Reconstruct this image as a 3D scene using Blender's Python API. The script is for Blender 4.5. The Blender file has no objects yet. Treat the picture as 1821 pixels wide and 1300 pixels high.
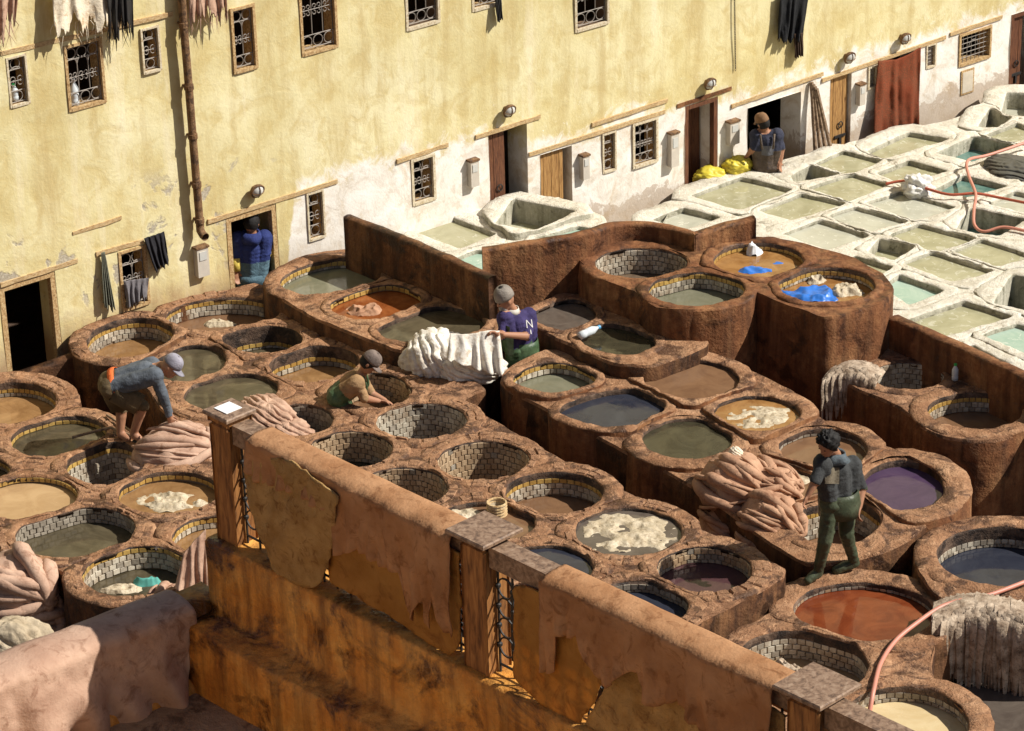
import bpy, math, random
import numpy as np
from mathutils import Vector, Matrix, noise, geometry
SC = bpy.context.scene
COL = SC.collection
random.seed(7)
rad = math.radians
# ------------------------------------------------------------ camera
FPX, PITCH, ROLL, CH = 5430.0, rad(25.17), rad(-1.52), 14.0
CAM = np.array([0, 0, CH])
_fw = np.array([0, math.cos(PITCH), -math.sin(PITCH)]); _r0 = np.array([1., 0, 0]); _u0 = np.cross(_r0, _fw)
RT = math.cos(ROLL)*_r0 + math.sin(ROLL)*_u0
UP = -math.sin(ROLL)*_r0 + math.cos(ROLL)*_u0
FW = _fw
cd = bpy.data.cameras.new('camera'); co = bpy.data.objects.new('camera', cd); COL.objects.link(co)
cd.sensor_width = 36; cd.lens = 36*FPX/1821; cd.clip_start = .5; cd.clip_end = 500
co.matrix_world = Matrix(((RT[0], UP[0], -FW[0], 0), (RT[1], UP[1], -FW[1], 0), (RT[2], UP[2], -FW[2], CH), (0, 0, 0, 1)))
SC.camera = co
# ------------------------------------------------------------ light
SUN_EL, SUN_AZ = rad(44), rad(-7)          # azimuth from +X (camera right), towards the sun
sv = Vector((math.cos(SUN_EL)*math.cos(SUN_AZ), math.cos(SUN_EL)*math.sin(SUN_AZ), math.sin(SUN_EL)))
wd = bpy.data.worlds.new('World'); SC.world = wd; wd.use_nodes = True
sky = wd.node_tree.nodes.new('ShaderNodeTexSky'); sky.sky_type = 'NISHITA'; sky.sun_disc = False
sky.sun_elevation = SUN_EL; sky.sun_rotation = math.pi/2 - SUN_AZ; sky.air_density = 1.0; sky.dust_density = 1.5
bg = wd.node_tree.nodes['Background']; bg.inputs['Strength'].default_value = .05
wd.node_tree.links.new(sky.outputs[0], bg.inputs[0])
sl = bpy.data.lights.new('sun', 'SUN'); sl.energy = 5.0; sl.angle = rad(.53); sl.color = (1, .96, .88)
so = bpy.data.objects.new('sun', sl); COL.objects.link(so); so.rotation_euler = sv.to_track_quat('Z', 'Y').to_euler()
so.location = (20, 10, 30)
SC.view_settings.view_transform = 'Standard'; SC.view_settings.look = 'None'
SC.view_settings.exposure = 0.35; SC.view_settings.gamma = 1
# ------------------------------------------------------------ pixel -> place
def ray(u, v): return FW + RT*(u-910.5)/FPX - UP*(v-650)/FPX
def P(u, v, z=0.):
    d = ray(u, v); return CAM + d*((z-CH)/d[2])
def PV(u, v, Y):                                     # on the upright plane y = Y
    d = ray(u, v); return CAM + d*(Y/d[1])
def PPL(u, v, p0, n):
    d = ray(u, v); return CAM + d*(np.dot(p0-CAM, n)/np.dot(d, n))
WA = rad(38)
WD = np.array([math.cos(WA), math.sin(WA), 0]); WN = np.array([math.sin(WA), -math.cos(WA), 0]); W0 = P(105, 625, 0)
def PW(u, v):                                        # house wall -> (s, z)
    p = PPL(u, v, W0, WN); return float(np.dot(p-W0, WD)), float(p[2])
def WP(s, z, o=0.): return W0 + WD*s + WN*o + np.array([0, 0, z])
def pxm(p): return float(np.dot(np.asarray(p)-CAM, FW))/FPX      # metres per pixel there
def unit(v): v = np.asarray(v, float); return v/(np.linalg.norm(v)+1e-9)
# ------------------------------------------------------------ mesh helpers
def nz(p, s=1., o=0.): return noise.noise(Vector((p[0]*s+o, p[1]*s+o*.7, p[2]*s-o*.3)))
def fb(p, s=1., o=0., n=3):
    a, t = 1., 0.
    for _ in range(n):
        t += a*nz(p, s, o); s *= 2.1; a *= .5
    return t
def tag(o, label=None, cat=None, group=None, kind=None):
    if label: o['label'] = label
    if cat: o['category'] = cat
    if group: o['group'] = group
    if kind: o['kind'] = kind
    return o
def place(o, parent=None, M=None):
    COL.objects.link(o)
    if parent is not None:
        o.parent = parent
        o.matrix_parent_inverse = WM[parent.name].inverted()
    if M is not None: o.matrix_basis = M
    WM[o.name] = M.copy() if M is not None else Matrix.Identity(4)
    return o
WM = {}
def empty(name, loc, label=None, cat=None, group=None):
    o = bpy.data.objects.new(name, None); o.empty_display_size = .2
    place(o, None, Matrix.Translation(Vector(loc))); return tag(o, label, cat, group)
def mesh(name, V, F, mats, smooth=False, fm=None):
    m = bpy.data.meshes.new(name); m.from_pydata([tuple(map(float, v)) for v in V], [], F)
    for k in (mats if isinstance(mats, (list, tuple)) else [mats]): m.materials.append(k)
    if smooth: m.polygons.foreach_set('use_smooth', [True]*len(m.polygons))
    if fm is not None: m.polygons.foreach_set('material_index', fm)
    m.update(); return m
def O(name, V, F, mats, parent=None, smooth=False, fm=None):
    return place(bpy.data.objects.new(name, mesh(name, V, F, mats, smooth, fm)), parent)
class MB:
    def __init__(s): s.V = []; s.F = []; s.M = []; s.mi = 0
    def add(s, V, F):
        k = len(s.V); s.V += [tuple(v) for v in V]; s.F += [tuple(i+k for i in f) for f in F]; s.M += [s.mi]*len(F); return s
    def box(s, c, X, Y, Z):                            # half-axis vectors
        c, X, Y, Z = map(np.asarray, (c, X, Y, Z))
        V = [c+X*a+Y*b+Z*d for d in (-1, 1) for b in (-1, 1) for a in (-1, 1)]
        return s.add(V, [(0, 2, 3, 1), (4, 5, 7, 6), (0, 1, 5, 4), (2, 6, 7, 3), (0, 4, 6, 2), (1, 3, 7, 5)])
    def tube(s, pts, r, n=6, caps=True):
        pts = [np.asarray(p, float) for p in pts]; R = r if hasattr(r, '__len__') else [r]*len(pts)
        V = []; F = []; prev = None
        for i, p in enumerate(pts):
            t = pts[min(i+1, len(pts)-1)] - pts[max(i-1, 0)]; t = t/(np.linalg.norm(t)+1e-9)
            a = prev - t*np.dot(prev, t) if prev is not None else np.cross(t, [0.13, .21, 1.] if abs(t[2]) < .9 else [1., .1, 0])
            a = a/(np.linalg.norm(a)+1e-9); b = np.cross(t, a); prev = a
            V += [p + R[i]*(a*math.cos(q*2*math.pi/n)+b*math.sin(q*2*math.pi/n)) for q in range(n)]
            if i: F += [((i-1)*n+q, (i-1)*n+(q+1) % n, i*n+(q+1) % n, i*n+q) for q in range(n)]
        if caps: F += [tuple(range(n))[::-1], tuple(range(len(V)-n, len(V)))]
        return s.add(V, F)
    def grid(s, nu, nv, fn, wrap=False):
        V = [fn(i/(nu-1) if not wrap else i/nu, j/(nv-1)) for i in range(nu) for j in range(nv)]
        F = [(i*nv+j, ((i+1) % nu)*nv+j, ((i+1) % nu)*nv+j+1, i*nv+j+1) for i in range(nu if wrap else nu-1) for j in range(nv-1)]
        return s.add(V, F)
    def lathe(s, c, ax, prof, n=16):                   # prof: (r, h)
        c = np.asarray(c, float); ax = np.asarray(ax, float)/np.linalg.norm(ax)
        a = np.cross(ax, [0, 0, 1.] if abs(ax[2]) < .9 else [1., 0, 0]); a /= np.linalg.norm(a); b = np.cross(ax, a)
        V = [c+ax*h+r*(a*math.cos(q*2*math.pi/n)+b*math.sin(q*2*math.pi/n)) for r, h in prof for q in range(n)]
        F = [(i*n+q, i*n+(q+1) % n, (i+1)*n+(q+1) % n, (i+1)*n+q) for i in range(len(prof)-1) for q in range(n)]
        return s.add(V, F)
    def ell(s, c, X, Y, Z, n=12, m=8):
        c, X, Y, Z = [np.asarray(q, float) for q in (c, X, Y, Z)]
        V = [c+Z]; 
        for j in range(1, m):
            t = math.pi*j/m
            V += [c+Z*math.cos(t)+math.sin(t)*(X*math.cos(q*2*math.pi/n)+Y*math.sin(q*2*math.pi/n)) for q in range(n)]
        V.append(c-Z); L = len(V)-1; F = [(0, 1+q, 1+(q+1) % n) for q in range(n)]
        for j in range(m-2): F += [(1+j*n+q, 1+(j+1)*n+q, 1+(j+1)*n+(q+1) % n, 1+j*n+(q+1) % n) for q in range(n)]
        F += [(L, 1+(m-2)*n+(q+1) % n, 1+(m-2)*n+q) for q in range(n)]
        return s.add(V, F)
    def cap(s, a, b, ra, rb, n=10):                    # tapered capsule
        a, b = np.asarray(a, float), np.asarray(b, float); t = b-a; L = np.linalg.norm(t); t = t/(L+1e-9)
        prof = [(max(ra*math.sin(q), 1e-4), -ra*math.cos(q)) for q in (.02, .5, 1.05, math.pi/2)] + [(max(rb*math.cos(q), 1e-4), L+rb*math.sin(q)) for q in (0., .5, 1.05, 1.55)]
        k = len(s.V); s.lathe(a, t, prof, n); s.F += [tuple(k+i for i in range(n))[::-1], tuple(len(s.V)-n+i for i in range(n))]; s.M += [s.mi]*2
        return s
    def build(s, name, mats, parent=None, smooth=False): return O(name, s.V, s.F, mats, parent, smooth, s.M if isinstance(mats, (list, tuple)) else None)
def catmull(pts, k=6):
    pts = [np.asarray(p, float) for p in pts]; out = []
    for i in range(len(pts)-1):
        a, b, c, d = pts[max(i-1, 0)], pts[i], pts[i+1], pts[min(i+2, len(pts)-1)]
        for q in range(k):
            t = q/k; out.append(.5*((2*b)+(c-a)*t+(2*a-5*b+4*c-d)*t*t+(3*b-a-3*c+d)*t**3))
    out.append(pts[-1]); return out
def resample(pts, n, closed=True):
    q = np.array(list(pts)+([pts[0]] if closed else [])); d = np.r_[0, np.cumsum(np.linalg.norm(np.diff(q, axis=0), axis=1))]
    t = np.linspace(0, d[-1], n+1)[:-1] if closed else np.linspace(0, d[-1], n)
    return np.stack([np.interp(t, d, q[:, k]) for k in range(q.shape[1])], 1)
def chaikin(p, it=2):
    p = [np.asarray(q, float) for q in p]
    for _ in range(it): p = [w for i in range(len(p)) for w in (p[i]*.75+p[(i+1) % len(p)]*.25, p[i]*.25+p[(i+1) % len(p)]*.75)]
    return p
def inpoly(pts, poly):
    pts = np.asarray(pts); x, y = pts[:, 0], pts[:, 1]; r = np.zeros(len(pts), bool); px, py = poly[:, 0], poly[:, 1]; j = len(poly)-1
    for i in range(len(poly)):
        c = ((py[i] > y) != (py[j] > y)) & (x < (px[j]-px[i])*(y-py[i])/(py[j]-py[i]+1e-12)+px[i]); r ^= c; j = i
    return r
# ------------------------------------------------------------ materials
class NT:
    def __init__(s, name):
        s.m = bpy.data.materials.new(name); s.m.use_nodes = True; s.t = s.m.node_tree; s.b = s.t.nodes['Principled BSDF']
        s.g = s.t.nodes.new('ShaderNodeNewGeometry'); s.pos = s.g.outputs['Position']
    def n(s, ty, **k):
        x = s.t.nodes.new(ty)
        for a, v in k.items(): setattr(x, a, v)
        return x
    def set(s, sock, v):
        if isinstance(v, bpy.types.NodeSocket): s.t.links.new(v, sock)
        elif v is not None:
            sock.default_value = (*v, 1) if isinstance(v, tuple) and len(v) == 3 and len(sock.default_value) == 4 else v
    def noise(s, scale, detail=4, rough=.55, vec=None, dist=0.):
        x = s.n('ShaderNodeTexNoise'); s.set(x.inputs['Vector'], vec or s.pos)
        for k, v in (('Scale', scale), ('Detail', detail), ('Roughness', rough), ('Distortion', dist)): x.inputs[k].default_value = v
        return x.outputs['Fac']
    def scl(s, v): 
        x = s.n('ShaderNodeVectorMath', operation='MULTIPLY'); s.set(x.inputs[0], s.pos); x.inputs[1].default_value = v; return x.outputs[0]
    def ramp(s, f, st, lin=True):
        x = s.n('ShaderNodeValToRGB'); s.set(x.inputs[0], f); e = x.color_ramp.elements
        while len(e) < len(st): e.new(.5)
        for q, (p, c) in zip(e, st): q.position = p; q.color = (*c, 1) if isinstance(c, tuple) else (c, c, c, 1)
        return x.outputs[0]
    def mix(s, f, a, b, bl='MIX'):
        x = s.n('ShaderNodeMix', data_type='RGBA', blend_type=bl); s.set(x.inputs[0], f); s.set(x.inputs[6], a); s.set(x.inputs[7], b); return x.outputs[2]
    def ma(s, op, a, b=None, c=None):
        x = s.n('ShaderNodeMath', operation=op, use_clamp=False); s.set(x.inputs[0], a)
        if b is not None: s.set(x.inputs[1], b)
        if c is not None: s.set(x.inputs[2], c)
        return x.outputs[0]
    def bump(s, h, st=.5, d=.02, nrm=None):
        x = s.n('ShaderNodeBump'); s.set(x.inputs['Height'], h); x.inputs['Strength'].default_value = st; x.inputs['Distance'].default_value = d
        if nrm: s.set(x.inputs['Normal'], nrm)
        return x.outputs[0]
    def rnd(s): return s.n('ShaderNodeObjectInfo').outputs['Random']
    def out(s, col, rough=.8, nrm=None, spec=.3, **k):
        s.set(s.b.inputs['Base Color'], col); s.set(s.b.inputs['Roughness'], rough); s.b.inputs['Specular IOR Level'].default_value = spec
        if nrm: s.set(s.b.inputs['Normal'], nrm)
        for a, v in k.items(): s.set(s.b.inputs[a.replace('_', ' ')], v)
        return s.m
def m_earth(name, a, b, c, dark, sc=2.2, st=.52, rough=.85, streak=False, bst=.6, crust=False):
    t = NT(name); n1 = t.noise(sc, 6, .62); n2 = t.noise(sc*6, 5, .65); n3 = t.noise(sc*22, 3, .6)
    col = t.ramp(t.ma('ADD', t.ma('MULTIPLY', n1, .6), t.ma('MULTIPLY', n2, .4)), [(.36, a), (.5, b), (.64, c)])
    stain = t.ramp(t.noise(sc*1.7, 7, .68, dist=.6), [(st, 0.), (st+.09, 1.)])
    col = t.mix(t.ma('MULTIPLY', stain, .85), col, dark)
    if crust:                                           # trodden hide crust: pale flakes over dark wet blotches
        fl = t.ramp(t.noise(sc*3.1, 8, .74, dist=1.1), [(.50, 0.), (.57, 1.)]); col = t.mix(t.ma('MULTIPLY', fl, .42), col, tuple(x*.5 for x in b))
        f2 = t.ramp(t.noise(sc*4.3, 8, .75, dist=.7), [(.585, 0.), (.63, 1.)]); col = t.mix(t.ma('MULTIPLY', f2, .6), col, tuple(min(1, x*1.35) for x in c))
    if streak:
        sk = t.ramp(t.noise(1, 5, .6, t.scl((9, 9, .9))), [(.42, 0.), (.66, 1.)]); col = t.mix(t.ma('MULTIPLY', sk, .6), col, dark)
        sk2 = t.ramp(t.noise(1, 4, .6, t.scl((5, 5, .5))), [(.52, 0.), (.7, 1.)]); col = t.mix(t.ma('MULTIPLY', sk2, .5), col, c)
    col = t.mix(.22, col, t.ramp(n3, [(.3, (.25, .22, .2)), (.7, (1, 1, 1))]), 'MULTIPLY')
    h = t.ma('ADD', n2, t.ma('MULTIPLY', n3, .6))
    return t.out(col, t.ramp(stain, [(0., rough), (1., rough-.33)]), t.bump(h, bst, .03))
MAT = {}
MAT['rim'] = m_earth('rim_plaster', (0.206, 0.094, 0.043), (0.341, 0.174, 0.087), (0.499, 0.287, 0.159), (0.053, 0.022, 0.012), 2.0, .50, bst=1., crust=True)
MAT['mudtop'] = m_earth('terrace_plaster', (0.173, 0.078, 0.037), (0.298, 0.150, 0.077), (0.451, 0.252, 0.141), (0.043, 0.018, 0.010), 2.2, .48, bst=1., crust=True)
MAT['face'] = m_earth('stained_shaded_face', (0.069, 0.028, 0.011), (0.138, 0.058, 0.023), (0.276, 0.133, 0.055), (0.020, 0.009, 0.005), 1.6, .50, streak=True)  # streaky stains; side colour also lowered to paint in deeper shade
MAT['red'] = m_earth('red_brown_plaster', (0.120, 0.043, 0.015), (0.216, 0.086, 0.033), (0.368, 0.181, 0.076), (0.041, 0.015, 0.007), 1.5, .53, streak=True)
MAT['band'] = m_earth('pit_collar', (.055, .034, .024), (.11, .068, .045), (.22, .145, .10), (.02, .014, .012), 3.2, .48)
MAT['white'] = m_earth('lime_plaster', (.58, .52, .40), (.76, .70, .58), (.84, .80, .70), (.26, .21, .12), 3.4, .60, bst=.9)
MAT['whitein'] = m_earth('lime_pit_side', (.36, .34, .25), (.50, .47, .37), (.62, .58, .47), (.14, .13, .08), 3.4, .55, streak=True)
MAT['ground'] = m_earth('ground_earth', (.06, .036, .024), (.10, .062, .042), (.15, .10, .07), (.035, .022, .016), 1.3, .5)
MAT['stone'] = m_earth('rim_stone', (0.250, 0.122, 0.063), (0.394, 0.209, 0.111), (0.528, 0.304, 0.174), (0.086, 0.035, 0.019), 5, .53, bst=.9, crust=True)
def m_tile(name, a, b, dirt, amt=.5, rough=.35):
    t = NT(name); col = t.mix(t.rnd(), a, b); d = t.ramp(t.noise(5, 6, .65), [(.42, 0.), (.68, 1.)])
    d2 = t.ramp(t.noise(40, 3, .6), [(.45, 0.), (.8, 1.)])
    col = t.mix(t.ma('MULTIPLY', d, amt), col, dirt); col = t.mix(t.ma('MULTIPLY', d2, .35), col, dirt)
    return t.out(col, rough, t.bump(t.noise(35, 3), .25, .01), .45)
MAT['tw'] = m_tile('tile_white', (.46, .41, .32), (.62, .56, .45), (.22, .14, .08), .85)
MAT['tt'] = m_tile('tile_tan', (.40, .27, .16), (.56, .42, .27), (.17, .10, .055), .55)
MAT['td'] = m_tile('tile_dingy', (.26, .22, .17), (.40, .35, .28), (.10, .075, .05), .5)
MAT['ty'] = m_tile('tile_yellow', (.42, .24, .055), (.58, .38, .11), (.17, .10, .04), .4)
MAT['grout'] = NT('grout').out((.25, .18, .12), .95)
def m_liq(name, a, b, rough=.05, sc=3., scum=None, bs=.08):
    t = NT(name); n1 = t.noise(sc, 6, .65, dist=1.2); col = t.mix(t.ramp(n1, [(.38, 0.), (.64, 1.)]), a, b); r = t.ramp(t.noise(sc*1.6, 5, .6, dist=.6), [(.50, rough), (.62, rough+.16)])
    fm = t.ramp(t.noise(sc*9, 6, .7), [(.69, 0.), (.72, 1.)]); col = t.mix(t.ma('MULTIPLY', fm, .45), col, tuple(min(1., x*1.8+.06) for x in b))
    if scum:
        f = t.ramp(t.noise(sc*2.2, 8, .72, dist=1.4), [(.56, 0.), (.62, 1.)]); col = t.mix(t.ma('MULTIPLY', f, .6), col, scum); r = t.ramp(f, [(0., rough), (1., .4)])
    return t.out(col, r, t.bump(t.noise(9, 3), bs, .01), .5, IOR=1.34)
LQ = {k: m_liq('liquid_'+k, *v) for k, v in dict(
    ochre=((.20, .105, .042), (.31, .175, .075), .05), tan=((.36, .225, .11), (.44, .29, .15), .08), brown=((.16, .085, .045), (.21, .115, .06), .08),
    olive=((.055, .044, .026), (.105, .084, .05), .035), dark=((.03, .026, .016), (.06, .052, .03), .04), red=((.13, .028, .010), (.20, .050, .017), .05),
    rust=((.17, .045, .012), (.30, .10, .03), .05), orange=((.22, .10, .03), (.35, .185, .065), .06), blue=((.022, .024, .036), (.034, .037, .05), .05),
    violet=((.055, .032, .068), (.075, .045, .085), .08), plum=((.06, .028, .03), (.085, .04, .042), .06), grey=((.08, .062, .05), (.125, .10, .08), .05),
    greygreen=((.15, .145, .095), (.2, .19, .13), .06), cream=((.56, .42, .22), (.63, .5, .29), .15)).items()}
LQ['lime'] = m_liq('liquid_lime_green', (.30, .28, .165), (.40, .375, .24), .10, 2.4, (.55, .53, .42))
LQ['limegrey'] = m_liq('liquid_lime_grey', (.40, .39, .31), (.47, .46, .375), .10, 2.4, (.58, .57, .49))
LQ['teal'] = m_liq('liquid_teal', (.28, .40, .32), (.38, .48, .39), .10, 2.4, (.55, .58, .5))
LQ['tealdark'] = m_liq('liquid_dark_teal', (.07, .15, .13), (.16, .26, .22), .08, 2.0)
LQ['mud'] = m_liq('pit_bottom', (.10, .065, .04), (.16, .11, .07), .7)
def m_cloth(name, a, b, dirt=None, sc=3., rough=.9, tr=0., bst=.5, sheen=0., fine=60):
    t = NT(name); col = t.mix(t.ramp(t.noise(sc, 6, .6), [(.36, 0.), (.64, 1.)]), a, b)
    if dirt: col = t.mix(t.ma('MULTIPLY', t.ramp(t.noise(sc*2.3, 6, .7, dist=.8), [(.52, 0.), (.66, 1.)]), .75), col, dirt)
    return t.out(col, rough, t.bump(t.ma('ADD', t.noise(fine, 3), t.ma('MULTIPLY', t.noise(sc*5, 4), 1.6)), bst, .008), .2)
MAT['hide_pink'] = m_cloth('hide_pinkish', (0.323, 0.172, 0.102), (0.494, 0.293, 0.183), (0.180, 0.079, 0.043), 4)
MAT['hide_cream'] = m_cloth('hide_cream', (.66, .55, .40), (.78, .69, .54), (.42, .27, .13), 6)
MAT['hide_white'] = m_cloth('hide_white', (.66, .60, .51), (.77, .72, .64), (.42, .31, .20), 5)
MAT['hide_brown'] = m_cloth('hide_suede', (0.437, 0.211, 0.094), (0.603, 0.328, 0.164), (0.270, 0.113, 0.045), 4)
MAT['hide_mauve'] = m_cloth('hide_mauve', (0.380, 0.230, 0.159), (0.541, 0.359, 0.258), (0.228, 0.115, 0.069), 3.5, bst=.35)
MAT['hide_grey'] = m_cloth('hide_grey', (.26, .185, .125), (.58, .46, .34), (.07, .042, .026), 9)
MAT['hide_wet'] = m_cloth('hide_wet_cream', (.40, .32, .21), (.60, .51, .37), (.20, .13, .07), 9, .45)
MAT['hide_raw'] = m_cloth('hide_raw_hair', (.40, .23, .08), (.56, .36, .15), (.22, .10, .035), 6, fine=90, bst=.9)
MAT['sack'] = m_cloth('burlap', (.38, .30, .20), (.50, .41, .29), (.22, .16, .10), 4, fine=120, bst=1.)
MAT['skinsheet'] = m_cloth('parchment_skin', (.46, .22, .05), (.62, .34, .095), (.30, .12, .03), 3, .55)
for k in ('hide_brown', 'skinsheet', 'hide_raw'):                      # thin raw skin lets some sun through
    nt = MAT[k].node_tree; bs = nt.nodes['Principled BSDF']; tr = nt.nodes.new('ShaderNodeBsdfTranslucent'); mx = nt.nodes.new('ShaderNodeMixShader')
    mx.inputs[0].default_value = .30 if k != 'skinsheet' else .5
    src = bs.inputs['Base Color'].links[0].from_socket; nt.links.new(src, tr.inputs[0])
    nt.links.new(bs.outputs[0], mx.inputs[1]); nt.links.new(tr.outputs[0], mx.inputs[2]); nt.links.new(mx.outputs[0], nt.nodes['Material Output'].inputs[0])
def flat(name, c, rough=.6, spec=.3, var=.25, sc=12, **k):
    t = NT(name); d = tuple(x*(1-var) for x in c); return t.out(t.mix(t.noise(sc, 5, .6), d, tuple(min(1, x*(1+var*.6)) for x in c)), rough, t.bump(t.noise(sc*4, 3), .15, .005), spec, **k)
def m_wood(name, a, b, dark, vec=(6, 6, .9), rough=.6):
    t = NT(name); g = t.noise(6, 5, .6, t.scl(vec), .6); col = t.ramp(g, [(.35, dark), (.5, a), (.68, b)])
    return t.out(col, rough, t.bump(g, .3, .01), .3)
MAT['wood'] = m_wood('rail_wood', (.27, .115, .035), (.40, .19, .06), (.12, .05, .018))
MAT['woodcap'] = m_wood('weathered_cap', (.24, .15, .095), (.34, .235, .16), (.12, .075, .05), (5, 5, 5), .55)
MAT['door'] = m_wood('door_wood', (.36, .19, .065), (.46, .27, .10), (.20, .10, .035), (14, 14, 1.2))
MAT['doordark'] = m_wood('dark_door_wood', (.13, .05, .025), (.19, .08, .035), (.06, .025, .014), (14, 14, 1.2))
MAT['lintel'] = m_wood('lintel_timber', (.52, .36, .18), (.64, .49, .28), (.36, .21, .09), (5, 5, 14), .85)
MAT['frame'] = m_wood('window_frame_timber', (.46, .30, .14), (.60, .45, .24), (.27, .15, .06), (7, 7, 7), .8)
MAT['framepale'] = m_wood('pale_painted_frame', (.58, .49, .34), (.68, .60, .46), (.40, .29, .16), (7, 7, 7), .85)
MAT['iron'] = flat('wrought_iron', (.30, .26, .22), .6, .4)
MAT['ironblack'] = flat('black_iron', (.025, .022, .02), .6, .4)
MAT['pole'] = m_wood('pole_wood', (.24, .16, .10), (.36, .26, .17), (.12, .075, .045), (4, 4, 4), .8)
MAT['orangewall'] = m_earth('orange_stained_wall', (.44, .15, .022), (.68, .285, .05), (.82, .43, .11), (.07, .022, .007), 1.2, .50, .6, True, .7)
MAT['room'] = NT('room_dark').out((.20, .13, .08), .95)
# ------------------------------------------------------------ ground
def gz(x, y):
    s = (x-W0[0])*WD[0]+(y-W0[1])*WD[1]; t = min(1, max(0, (s-6.3)/1.6)); return -.95-.6*t*t*(3-2*t)
mb = MB(); mb.grid(90, 90, lambda a, b: ((x := -40+80*a), (y := -10+90*b), gz(x, y)+.02*nz((x, y, 0), 1.3)))
tag(mb.build('ground', MAT['ground'], smooth=True), kind='structure')
# ------------------------------------------------------------ house
t = NT('ochre_limewash'); dv = t.n('ShaderNodeVectorMath', operation='SUBTRACT'); t.set(dv.inputs[0], t.pos); dv.inputs[1].default_value = tuple(W0)
dp = t.n('ShaderNodeVectorMath', operation='DOT_PRODUCT'); t.set(dp.inputs[0], dv.outputs[0]); dp.inputs[1].default_value = tuple(WD)
S_ = dp.outputs['Value']; sx = t.n('ShaderNodeSeparateXYZ'); t.set(sx.inputs[0], t.pos); Z_ = sx.outputs['Z']
n1 = t.noise(.8, 7, .62); n2 = t.noise(4, 7, .66, dist=.5); n3 = t.noise(30, 4, .6); nst = t.noise(1, 6, .65, t.scl((3.2, 3.2, .35)))
yel = t.ramp(n1, [(.30, (.55, .445, .205)), (.44, (.66, .565, .295)), (.58, (.735, .655, .385)), (.75, (.80, .74, .50))])
yel = t.mix(t.ma('MULTIPLY', t.ramp(n2, [(.36, 1.), (.54, 0.)]), .6), yel, (.55, .42, .17))
yel = t.mix(t.ma('MULTIPLY', t.ramp(nst, [(.50, 0.), (.66, 1.)]), .6), yel, (.48, .355, .15))
yel = t.mix(t.ma('MULTIPLY', t.ramp(nst, [(.28, 1.), (.44, 0.)]), .5), yel, (.84, .76, .56))
gp = t.ma('MULTIPLY', t.ramp(t.noise(1.7, 5, .6, dist=.4), [(.565, 0.), (.60, 1.)]), t.ramp(t.ma('MULTIPLY_ADD', Z_, .25, .25), [(.30, 0.), (.40, 1.), (.62, 1.), (.70, 0.)]))
gp = t.ma('MULTIPLY', gp, t.ramp(t.ma('MULTIPLY', S_, .1), [(.24, 1.), (.32, 0.)]))
yel = t.mix(gp, yel, t.ramp(t.noise(45, 3), [(.3, (.30, .25, .18)), (.7, (.55, .49, .38))]))
whi = t.ramp(n2, [(.32, (.60, .52, .42)), (.5, (.78, .73, .65)), (.66, (.84, .80, .74))])
whi = t.mix(t.ma('MULTIPLY', t.ramp(t.noise(2.2, 6, .7, dist=.7), [(.55, 0.), (.68, 1.)]), .55), whi, (.52, .37, .20))
zb = t.ramp(t.ma('MULTIPLY', S_, .05), [(.135, (0., 0., 0.)), (.16, (.76, .76, .76)), (.31, (.77, .77, .77)), (.335, (.68, .68, .68)), (.44, (.68, .68, .68)), (.5, (.635, .635, .635))])
edge = t.ma('SUBTRACT', t.ma('MULTIPLY_ADD', zb, 4., -2.), Z_)
edge = t.ma('ADD', edge, t.ma('MULTIPLY', t.ma('SUBTRACT', n2, .5), .9)); edge = t.ma('ADD', edge, t.ma('MULTIPLY', t.ma('SUBTRACT', n1, .5), .8))
wf = t.ramp(t.ma('ADD', edge, .5), [(.44, 0.), (.62, 1.)])
col = t.mix(wf, yel, whi)
fleck = t.ma('MULTIPLY', t.ramp(t.noise(26, 4, .7), [(.66, 0.), (.69, 1.)]), t.ramp(t.ma('ADD', edge, .5), [(-.0, 0.), (.35, 1.)])); col = t.mix(fleck, col, (.88, .85, .78))
dirt = t.ramp(t.ma('ADD', t.ma('MULTIPLY', Z_, -1.), t.ma('MULTIPLY', n2, .9)), [(.02, 0.), (.45, 1.)])
dirt = t.ma('MULTIPLY', dirt, t.ramp(t.ma('MULTIPLY', S_, .05), [(.13, 1.), (.2, .0)])); col = t.mix(t.ma('MULTIPLY', dirt, .8), col, (.30, .16, .08))
d2 = t.ramp(t.ma('ADD', t.ma('MULTIPLY', Z_, -1.), t.ma('MULTIPLY', n2, 1.1)), [(.95, 0.), (1.25, 1.)]); col = t.mix(t.ma('MULTIPLY', d2, .6), col, (.36, .24, .14))
crk = t.n('ShaderNodeTexVoronoi', feature='DISTANCE_TO_EDGE'); crk.inputs['Scale'].default_value = .9
wv = t.n('ShaderNodeVectorMath', operation='ADD'); nn = t.n('ShaderNodeTexNoise'); nn.inputs['Scale'].default_value = 3; t.set(nn.inputs['Vector'], t.pos); t.set(wv.inputs[0], t.pos); t.set(wv.inputs[1], nn.outputs['Color']); t.set(crk.inputs['Vector'], wv.outputs[0])
cf = t.ma('MULTIPLY', t.ramp(crk.outputs[0], [(.004, 1.), (.012, 0.)]), t.ramp(n1, [(.52, 0.), (.6, 1.)])); col = t.mix(t.ma('MULTIPLY', cf, .12), col, (.30, .2, .1))
hgt = t.ma('ADD', t.ma('ADD', n2, t.ma('MULTIPLY', n3, .45)), t.ma('MULTIPLY', gp, -.5))
MAT['house'] = t.out(col, .9, t.bump(hgt, .4, .022), .2)
house = empty('tannery_house', WP(6, -.9), 'ochre and white limewashed courtyard house wall with barred windows and doors', 'house')
def rect(tl, br): a, b = PW(*tl), PW(*br); return [a[0], b[0], b[1], a[1]]            # s0 s1 z0 z1
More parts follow.
